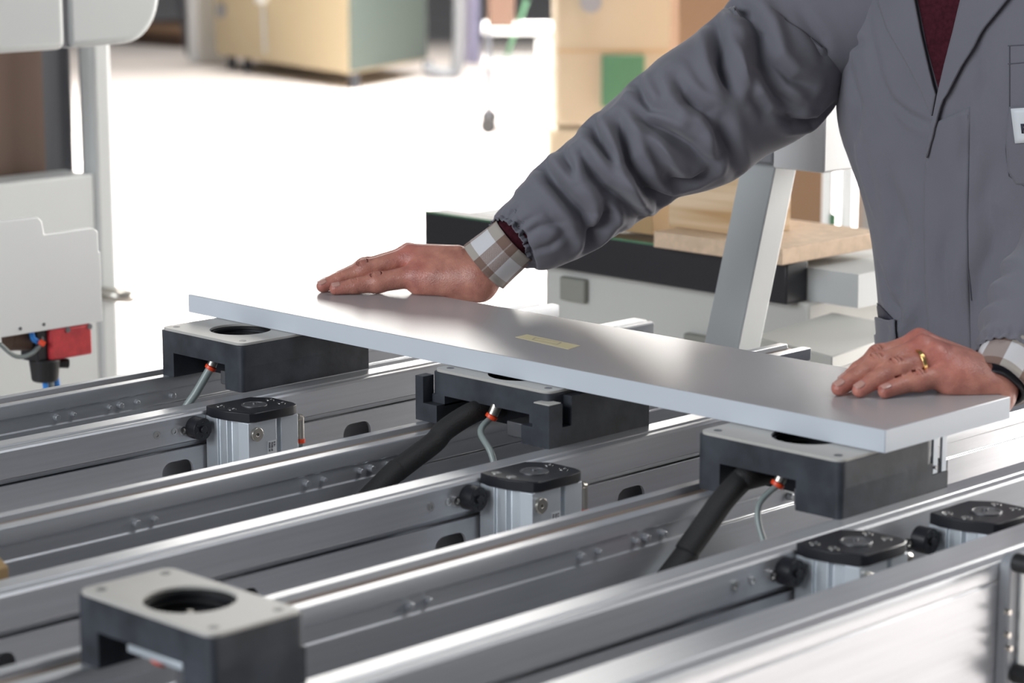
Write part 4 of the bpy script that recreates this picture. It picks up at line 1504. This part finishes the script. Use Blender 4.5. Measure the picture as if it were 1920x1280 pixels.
# far cream cabinet, turned towards us with its corner
a, b, c = at_z(405, 128, 0), at_z(655, 168, 0), at_z(797, 140, 0)
t = thing('machine_cabinet', 'far cream machine cabinet with grey-green side, beyond the bright floor', 'cabinet', (*((a + c) / 2)[:2], 0))
MB().loft(quadbox(a, b, c, 0.10, 1.7)).build('housing', M['cream'], t, bevel=0.01)
n_ = np.array([(c - b)[1], -(c - b)[0], 0]); n_ /= np.linalg.norm(n_)
if n_ @ (CAM - b) < 0: n_ = -n_
MB().loft([[tuple(p) for p in (b + n_ * .001 + V3(0, 0, .12), c + n_ * .001 + V3(0, 0, .12), c + n_ * .001 + V3(0, 0, 1.68), b + n_ * .001 + V3(0, 0, 1.68))],
           [tuple(p) for p in (b + n_ * .02 + V3(0, 0, .12), c + n_ * .02 + V3(0, 0, .12), c + n_ * .02 + V3(0, 0, 1.68), b + n_ * .02 + V3(0, 0, 1.68))]]).build('side_panel', M['gg'], t, label='grey-green side panel')
m_ = np.array([(b - a)[1], -(b - a)[0], 0]); m_ /= np.linalg.norm(m_)
if m_ @ (CAM - b) < 0: m_ = -m_
fd = (b - a) / np.linalg.norm(b - a)
for s_, hgt in ((.13, .42),):
    p = a + fd * s_ + V3(0, 0, hgt)
    MB().cyl(p, p + m_ * .03, .05).build('round_vent', M['mgrey'], t)
p = a + fd * (.80) + V3(0, 0, .55)
MB().cyl(p, p + m_ * .06, .045).build('handle_knob', M['white'], t)
p = a + fd * (.80)
MB().tube([p + m_ * .01 + V3(0, 0, .16), p + m_ * .02 + V3(0, 0, .5)], .012).build('pull_bar', M['lgrey'], t)
for q in (a + fd * .1, a + fd * .35, b - fd * .08, c - (c - b) * .1):
    MB().cyl(q - m_ * .08 + V3(0, 0, 0), q - m_ * .08 + V3(0, 0, .101), .035).build('foot', M['dgrey'], t)
for q in (a + c - b,):
    MB().cyl(q + fd * .1 + V3(0, 0, 0), q + fd * .1 + V3(0, 0, .101), .035).build('foot', M['dgrey'], t)

# white machine and rack at far left behind the guard hood
p = at_z(330, 110, 0)
t = thing('tripod_stand', 'thin dark leaning stand left of the far cream cabinet', 'stand', (p[0], p[1], 0))
MB().tube([at_z(355, 105, 0), at_z(355, 105, 0) + V3(-.12, -.05, .8)], .025).build('leaning_leg', M['dgrey'], t)
MB().tube([at_z(356, 102, 0) , at_z(356, 105, 0) + V3(.10, .25, .8)], .02).build('leaning_leg', M['dgrey'], t)
p = at_z(372, 118, 0)
t = thing('column_cabinet', 'slim white upright housing at the left side of the far cream cabinet', 'cabinet', (p[0], p[1], 0))
MB().box((p[0] - .10, p[1] - .02, 0), (p[0] + .03, p[1] + .3, 1.6)).build('housing', M['white'], t, bevel=.01)
p = at_z(255, 82, 0)
t = thing('wooden_pallet', 'low reddish wooden pallet far back beyond the grey hood', 'pallet', (p[0], p[1], 0))
for k in range(3):
    MB().box((p[0] - .5, p[1] + k * .4, 0), (p[0] + .6, p[1] + .1 + k * .4, .10)).build('bearer', M['brown'], t)
MB().box((p[0] - .5, p[1], .10), (p[0] + .6, p[1] + .9, .14)).build('deck', M['cardboard'], t)

# rounded grey guard hoop, lavender post
p = at_z(850, 146, 0); p2 = at_z(800, 138, 0)
t = thing('guard_hoop', 'grey rounded steel hoop standing right of the far cream cabinet', 'hoop', (p[0], p[1], 0))
u = (p - p2) / np.linalg.norm(p - p2)
a0 = at_d(862, -20, float((p - CAM) @ FW)); a1 = at_d(860, 90, float((p - CAM) @ FW)); a2 = at_d(845, 138, float((p - CAM) @ FW)); a3 = at_d(795, 128, float((p - CAM) @ FW))
a0[2] += .5
MB().tube(bez([a0, a1, a2, a3], 40), .045, 16).build('hoop_tube', M['mgrey'], t)
q = a2.copy()
MB().tube([q + V3(0, 0, -.0), V3(q[0], q[1], 0)], .03).build('foot', M['mgrey'], t)
p = at_z(885, 118, 0)
t = MB().box((p[0] - .04, p[1] - .04, 0), (p[0] + .045, p[1] + .04, 1.8)).build('lavender_post', M['lav'], None, bevel=.006)
tag(t, 'pale lavender upright post between the grey hoop and the trolley', 'post')

# trolley
D = 13.8
pa, pb = at_d(905, 60, D), at_d(1062, 60, D)
t = thing('tool_trolley', 'blurred two-shelf trolley with dark castor legs left of the pale cream machine', 'trolley', (*((pa + pb) / 2)[:2], 0))
zs_ = [float(at_d(980, y, D)[2]) for y in (55, 118)]
ux = (pb - pa) / np.linalg.norm(pb - pa); uy = V3(-ux[1], ux[0], 0)
for z in zs_:
    lo_ = [tuple(V3(*q[:2], z - .03)) for q in (pa, pb, pb + uy * .5, pa + uy * .5)]
    hi_ = [tuple(V3(*q[:2], z + .01)) for q in (pa, pb, pb + uy * .5, pa + uy * .5)]
    MB().loft([lo_, hi_]).build('shelf', M['white'], t, bevel=.005)
for q in (pa + ux * .03, pb - ux * .06, pa + ux * .03 + uy * .46, pb - ux * .06 + uy * .46):
    MB().tube([V3(*q[:2], .10), V3(*q[:2], zs_[0] + .01)], .014).build('leg', M['dgrey'], t)
    MB().cyl(V3(*q[:2], .05) - uy * .02, V3(*q[:2], .05) + uy * .02, .05).build('castor', M['rubber'], t)
b0 = at_d(1005, 110, D); b1 = at_d(1058, 110, D)
o = MB().loft([[tuple(V3(*q[:2], zs_[1] + .01)) for q in (b0, b1, b1 + uy * .15, b0 + uy * .15)], [tuple(V3(*q[:2], zs_[1] + .125)) for q in (b0, b1, b1 + uy * .15, b0 + uy * .15)]]).build('storage_box', M['white'], None, bevel=.006)
tag(o, 'bright white box on the lower shelf of the trolley', 'box')
b0 = at_d(915, 45, D); b1 = at_d(965, 45, D)
o = MB().loft([[tuple(V3(*q[:2], zs_[0] + .01)) for q in (b0, b1, b1 + uy * .2, b0 + uy * .2)], [tuple(V3(*q[:2], zs_[0] + .3)) for q in (b0, b1, b1 + uy * .2, b0 + uy * .2)]]).build('tool_case', M['brown'], None, bevel=.006)
tag(o, 'dark brown case on the upper shelf of the trolley', 'case')
g0 = at_d(990, -10, D - .05)
MB().tube([at_d(988, 0, D + .1), at_d(950, 105, D + .1)], .012).build('green_strap', M['green'], t)

# pale cream machine with green panel
D = 8.2
a = at_d(1030, 300, D); b = at_d(1266, 300, D)
ux = (b - a); ux[2] = 0; ux /= np.linalg.norm(ux); uy = V3(-ux[1], ux[0], 0)
t = thing('cream_machine', 'tall pale cream machine with a green panel, behind the raised grey sleeve', 'machine', (*((a + b) / 2)[:2], 0))
z_ = lambda py, D_=D: float(at_d(1150, py, D_)[2])


def slab(p, q, th, z0, z1):
    return [[tuple(V3(*w[:2], z0)) for w in (p, q, q + uy * th, p + uy * th)], [tuple(V3(*w[:2], z1)) for w in (p, q, q + uy * th, p + uy * th)]]


MB().loft(slab(a, b, .9, 0.0, z_(240))).build('lower_housing', M['cream2'], t, bevel=.012)
a2_ = at_d(1042, 200, D)
MB().loft(slab(V3(*a2_[:2], 0), b, .9, z_(236), 1.9)).build('upper_housing', M['cream2'], t, bevel=.012)
MB().loft(slab(at_d(1128, 150, D) - uy * .015, at_d(1208, 150, D) - uy * .015, .016, z_(200), z_(103))).build('green_panel', M['green'], t, bevel=.004, label='green panel')
MB().loft(slab(at_d(1044, 95, D) - uy * .003, at_d(1264, 95, D) - uy * .003, .004, z_(97), z_(94))).build('seam', M['kraft'], t)
p = at_d(1108, 3, D)
MB().cyl(p, p - uy * .03, .035).build('round_knob', M['mgrey'], t)
# brown crate next to it
a = at_d(1272, 60, 7.5); b = at_d(1420, 60, 7.5)
o = MB().loft(slab(a, b, .4, 0, 1.8)).build('cardboard_stack', M['cardboard'], None, bevel=.01)
tag(o, 'tall brown cardboard carton right of the pale cream machine', 'carton')

# neighbouring machine table with black edge
YT = float(at_d(1230, 500, 3.75)[1])
L_ = at_y(795, 430, YT); Rr = at_y(1472, 560, YT)
ztop = float(at_y(795, 396, YT)[2]); zbot = float(at_y(1470, 571, YT)[2])
t = thing('machine_table', 'pale grey machine bench with a broad black front edge behind the person\'s arm', 'bench', ((L_[0] + Rr[0]) / 2, YT + .4, 0))
MB().box((L_[0], YT, zbot), (Rr[0] + .002, YT + .05, ztop)).build('front_edge', M['black'], t, bevel=.003, label='black front edge')
MB().box((L_[0], YT + .051, zbot), (at_y(1608, 560, YT + .05)[0], YT + .42, ztop - .012)).build('table_slab', M['lgrey'], t)
MB().box((L_[0] + .25, YT + .03, 0), (Rr[0] + .02, YT + .40, zbot)).build('cabinet_body', M['bodygrey'], t, bevel=.004)
MB().box((L_[0], YT - .0002, ztop - .002), (Rr[0], YT + .006, ztop + .0008)).build('edge_trim', M['green'], t)
s0_ = at_y(1058, 516, YT + .03); s1_ = at_y(1104, 568, YT + .03)
MB().box((s0_[0], YT + .018, s1_[2]), (s1_[0], YT + .031, s0_[2])).build('socket_plate', M['socket'], t, bevel=.003)
s0_ = at_y(1290, 622, YT + .03); s1_ = at_y(1345, 650, YT + .03)
MB().box((s0_[0], YT + .018, s1_[2]), (s1_[0], YT + .031, s0_[2])).build('vent_grille', M['socket'], t, bevel=.003)

# chipboard sheet and stacks on the bench
YS = YT - .03
c0 = at_y(1465, 548, YS); c1 = at_y(1225, 508, YS); cb = at_y(1465, 571, YS)
zS1, zS0 = float(c0[2]), float(cb[2])
yR = float(at_x(1655, 503, c0[0])[1])
zS0 = max(zS0, ztop + .0005) if False else zS0
o = MB().box((c1[0] + .0, YS, ztop + .002), (c0[0], yR, ztop + .002 + .024)).build('chipboard_sheet', M['chip'], None, bevel=.001)
tag(o, 'thick pale chipboard sheet lying on the black-edged bench', 'board')
zc_ = ztop + .026
q0 = at_y(1228, 500, YS + .02)
MB_ = MB().box((q0[0], YS + .05, zc_ + .0005), (at_y(1402, 450, YS + .05)[0], YS + .15, zc_ + .13))
o = MB_.build('plywood_stack', M['ply'], None, bevel=.001)
tag(o, 'stack of pale plywood offcuts on the chipboard sheet, left of the leaning post', 'plywood')
q0 = at_y(1100, 470, YT + .06); q1_ = at_y(1226, 480, YT + .06)
o = MB().box((q0[0], YT + .06, ztop + .0015), (q1_[0] - .004, YT + .36, ztop + .10)).build('fibreboard_block', M['kraft'], None, bevel=.001)
tag(o, 'tan fibreboard block on the bench under the sleeve', 'board')

# leaning two-tone post
p0_ = at_d(1370, 660, 3.25); p1_ = at_d(1452, 262, 3.35)
k = p0_[2] / (p1_[2] - p0_[2])
pf = p0_ - (p1_ - p0_) * k
t = thing('leaning_post', 'pale grey square post leaning in front of the chipboard', 'post', (pf[0], pf[1], 0))
hwx, hwy = .029, .024
lo_ = [(pf[0] - hwx, pf[1] - hwy, 0), (pf[0] + hwx, pf[1] - hwy, 0), (pf[0] + hwx, pf[1] + hwy, 0), (pf[0] - hwx, pf[1] + hwy, 0)]
hi_ = [(p1_[0] - hwx, p1_[1] - hwy, p1_[2]), (p1_[0] + hwx, p1_[1] - hwy, p1_[2]), (p1_[0] + hwx, p1_[1] + hwy, p1_[2]), (p1_[0] - hwx, p1_[1] + hwy, p1_[2])]
MB().loft([lo_, hi_]).build('square_tube', M['lgrey'], t, bevel=.002)
MB().box((pf[0] - .06, pf[1] - .06, 0), (pf[0] + .06, pf[1] + .06, .008)).build('base_plate', M['lgrey'], t)
h0 = at_d(1385, 290, 3.38); h1 = at_d(1505, 215, 3.38)
MB().box((p1_[0] - .10, p1_[1] - .06, h0[2]), (p1_[0] + .045, p1_[1] + .10, h0[2] + .09)).build('control_head', M['mgrey'], t, bevel=.003)
MB().box((p1_[0] + .046, p1_[1] - .06, h0[2] - .005), (p1_[0] + .13, p1_[1] + .10, h0[2] + .09)).build('control_cover', M['white'], t, bevel=.003)

# things right of the post, left of the coat
D = 4.6


def dbox(name, px0, px1, py0, py1, D, m, th=.3, z0=None, parent=None, bevel=.004):
    a, b = at_d(px0, (py0 + py1) / 2, D), at_d(px1, (py0 + py1) / 2, D)
    ux_ = b - a; ux_[2] = 0; ux_ /= np.linalg.norm(ux_); uy_ = V3(-ux_[1], ux_[0], 0)
    zt_l = float(at_d((px0 + px1) / 2, py0, D)[2]); zb_l = float(at_d((px0 + px1) / 2, py1, D)[2]) if z0 is None else z0
    P_ = (a, b, b + uy_ * th, a + uy_ * th)
    return MB().loft([[tuple(V3(*w[:2], zb_l)) for w in P_], [tuple(V3(*w[:2], zt_l)) for w in P_]]).build(name, m, parent, bevel=bevel)


o = dbox('cardboard_carton', 1425, 1562, 270, 470, 5.3, M['cardboard'], .25, 0)
tag(o, 'brown cardboard carton standing right of the leaning post', 'carton')
t = thing('white_rack', 'white upright rack between the cardboard carton and the coat', 'rack', (*at_d(1570, 400, 4.95)[:2], 0))
dbox('upright', 1545, 1560, 262, 470, 4.95, M['white'], .04, 0, t)
dbox('upright', 1580, 1600, 262, 470, 4.95, M['white'], .04, 0, t)
dbox('top_rail', 1540, 1604, 250, 268, 4.94, M['lgrey'], .05, None, t)
dbox('green_switch', 1556, 1568, 402, 432, 4.94, M['green'], .02, None, t)
dbox('crossbar', 1545, 1600, 452, 468, 4.93, M['lgrey'], .02, None, t)
t = thing('white_tank', 'pale grey round tank partly hidden by the coat\'s left edge', 'tank', (*at_d(1660, 400, 5.4)[:2], 0))
p = at_d(1660, 400, 5.4)
MB().cyl((p[0], p[1], 0.0), (p[0], p[1], 1.35), .062, n=40).build('tank_shell', M['lgrey'], t)
MB().cyl((p[0], p[1], 0.0), (p[0], p[1], 0.03), .075, n=40).build('foot_ring', M['mgrey'], t)
# lower bench with light top, dark green cover
o = dbox('dark_green_cover', 1606, 1700, 545, 612, 4.9, M['dgreen'], .3, 0)
tag(o, 'dark green machine cover low beside the coat', 'cover')
t = thing('low_trolley', 'low pale trolley top just beyond the white board, left of the coat', 'trolley', (*at_d(1560, 630, 3.5)[:2], 0))
a = at_d(1400, 640, 3.36); zt_l = float(a[2])
pts = [at_z(1412, 630, zt_l), at_z(1560, 668, zt_l), at_z(1720, 615, zt_l), at_z(1560, 585, zt_l)]
MB().loft([[(*q[:2], zt_l - .02) for q in pts], [(*q[:2], zt_l) for q in pts]]).build('top_plate', M['bodygrey'], t, bevel=.002)
for q in pts:
    q2 = q * .9 + (sum(pts) / 4) * .1
    MB().tube([V3(q2[0], q2[1], 0), V3(q2[0], q2[1], zt_l - .02)], .014).build('leg', M['mgrey'], t)

# ------------------------------------------------------------------ machine gantry at the left
XH = float(at_d(150, 60, 4.0)[0])
e0_ = at_x(296, 40, XH); zb_ = float(at_x(200, 88, XH)[2]); s1x = at_x(126, 60, XH); le = at_x(-260, 60, XH)
t = thing('gantry_hood', 'large pale grey rounded machine hood at the upper left', 'machine hood', (XH - .3, float(s1x[1]), zb_))
MB().box((XH - .6, le[1], zb_), (XH, s1x[1] - .0015, zb_ + .8)).build('hood_shell', M['lgrey'], t, bevel=.012, seg=4)
yE, r_ = float(e0_[1]), .06
prof = [(float(s1x[1]) + .0015, zb_), (float(s1x[1]) + .0015, zb_ + .8), (yE + .03, zb_ + .8), (yE + .012, zb_ + .10)]
prof += [(yE + .006 - .02 * k / 8 - r_ * (1 - math.cos(k / 8 * math.pi / 2)) * .8, zb_ + .003 + r_ * (1 - math.sin(k / 8 * math.pi / 2))) for k in range(9)]
MB().prism(prof, XH - .6, XH, 'x').build('hood_shell', M['lgrey'], t, bevel=.012, seg=4)
MB().box((XH - .58, s1x[1] - .01, zb_ + .004), (XH - .004, s1x[1] + .01, zb_ + .79)).build('joint_strip', M['dgrey'], t)

XC = float(at_d(150, 400, 4.9)[0])
po0, po1 = at_x(180, 400, XC), at_x(219, 400, XC)
pl = at_x(-300, 400, XC)
zp = float(at_x(185, 325, XC)[2])
t = thing('machine_portal', 'grey machine portal column with a panel below its opening, left side', 'machine frame', (XC - .1, float(po0[1]), 0))
MB().box((XC - .045, po0[1], 0), (XC, po1[1], 2.2)).build('column', M['lgrey'], t, bevel=.012)
MB().box((XC - .10, pl[1], 0), (XC - .004, po0[1] - .0005, zp)).build('front_panel', M['lgrey'], t, bevel=.004)
i0 = at_x(84, 200, XC - .11); i1 = at_x(152, 200, XC - .12); i2 = at_x(182, 200, XC - .09)
MB().box((XC - .13, i1[1] + .001, zp - .1), (XC - .09, i2[1] + .02, 2.1)).build('inner_jamb', M['mgrey'], t, bevel=.006)
MB().box((XC - .3, i0[1], zp - .1), (XC - .131, i1[1] - .01, 2.1)).build('inner_housing', M['dgrey'], t, bevel=.01)
MB().box((XC - .5, pl[1], zp - .1), (XC - .11, i0[1] - .003, 2.1)).build('brown_insert', M['brown'], t, label='dark brown board inside the opening')
MB().box((XC - .09, pl[1], 2.0), (XC, po0[1] - .001, 2.2)).build('top_rail', M['lgrey'], t)
hb = at_x(210, 553, XC)
MB().tube(bez([(XC - .002, hb[1] - .02, hb[2] + .006), (XC + .035, hb[1] - .012, hb[2] + .004), (XC + .04, hb[1] + .014, hb[2]), (XC - .002, hb[1] + .02, hb[2] + .002)], 24), .013).build('door_handle', M['nickel'], t)

# drilling unit below the hood
XP = float(at_d(100, 550, 3.5)[0])
zpt = float(at_x(170, 428, XP)[2]); zpb = float(at_x(190, 603, XP)[2])
yr = float(at_x(190, 520, XP)[1]); yl = float(at_x(-120, 520, XP)[1]); ym = float(at_x(76, 420, XP)[1])
t = thing('drill_head', 'bright white drilling head plate with a red block and black valve underneath', 'drilling unit', (XP, (yr + yl) / 2, zpb))
zstep = float(at_x(72, 415, XP)[2])
prof = [(yl, zpb), (yr, zpb), (yr, zpt - .035), (yr - .003, zpt - .035), (yr - .003, zpt - .006), (yr - .010, zpt), (ym + .006, zpt), (ym + .003, zstep), (ym - .004, zstep + .006), (yl, zstep + .006)]
MB().prism(prof, XP - .012, XP, 'x').build('cover_plate', M['white'], t, bevel=.002)
for (px, py) in ((38, 616), (82, 608)):
    q = at_x(px, py, XP)
    MB().cyl((XP - .001, q[1], q[2]), (XP + .0008, q[1], q[2]), .0025).build('screw', M['alu_dark'], t)
MB().box((XP - .20, yl, zpb + .02), (XP - .013, yr - .02, zpb + .10)).build('spindle_housing', M['lgrey'], t)
MB().box((XP - .16, yl + .005, zpb + .10), (XP - .06, float(at_x(-30, 400, XP)[1]), zb_ + .01)).build('lift_column', M['lgrey'], t)
r0 = at_x(96, 640, XP); r1 = at_x(173, 640, XP)
zr0 = float(at_x(135, 670, XP)[2])
MB().box((XP - .055, r0[1], zr0), (XP, r1[1], zpb - .0005)).build('red_block', M['red'], t, bevel=.003, label='red cast valve block')
for (px, py) in ((127, 618), (168, 612)):
    q = at_x(px, py, XP)
    MB().cyl((XP, q[1], q[2]), (XP + .0015, q[1], q[2]), .004).build('screw', M['alu_dark'], t)
b0_ = at_x(22, 640, XP - .02); b1_ = at_x(60, 640, XP - .02)
MB().cyl((XP - .03, b0_[1], zpb - .010), (XP - .03, b1_[1], zpb - .014), .017).build('motor_can', M['brown'], t, bevel=.002)
MB().box((XP - .05, b1_[1], zr0 - .002), (XP - .008, r0[1], zpb - .0005)).build('black_bracket', M['black'], t, bevel=.002)
vc = at_x(84, 690, XP - .02)
MB().cyl((XP - .02, vc[1], zr0 + .001), (XP - .02, vc[1], zr0 - .032), .0225, .019, 32).build('vacuum_valve', M['rubber'], t, bevel=.003)
MB().cyl((XP - .015, vc[1] + .018, zr0 - .008), (XP - .010, vc[1] + .034, zr0 - .010), .007).build('valve_screw', M['rubber'], t, bevel=.001)
for k, (px, m__) in enumerate(((84, 'blue'), (95, 'tube'), (106, 'blue'))):
    q = at_x(px, 720, XP - .02)
    MB().tube(bez([(XP - .02, q[1], zr0 - .030), (XP - .02, q[1] + .003, zr0 - .07), (XP - .03, q[1] + .006, zr0 - .14), (XP - .12, q[1] - .03, zr0 - .18), (XP - .16, q[1] - .03, zpb + .03)], 40), .0042).build('air_tube', M[m__], t)
MB().tube(bez([at_x(0, 645, XP - .01), at_x(30, 668, XP - .01), at_x(60, 662, XP - .01), at_x(78, 640, XP - .01), at_x(74, 625, XP - .012)], 40), .0032).build('air_tube', M['tube'], t)
MB().tube(bez([at_x(58, 618, XP - .01), at_x(62, 634, XP - .008), at_x(70, 640, XP - .01)], 20), .004).build('air_tube', M['blue'], t)
q = at_x(74, 640, XP - .004)
MB().cyl((XP - .004, q[1], q[2]), (XP + .002, q[1] + .004, q[2] - .004), .004).build('release_collar', M['orange'], t)
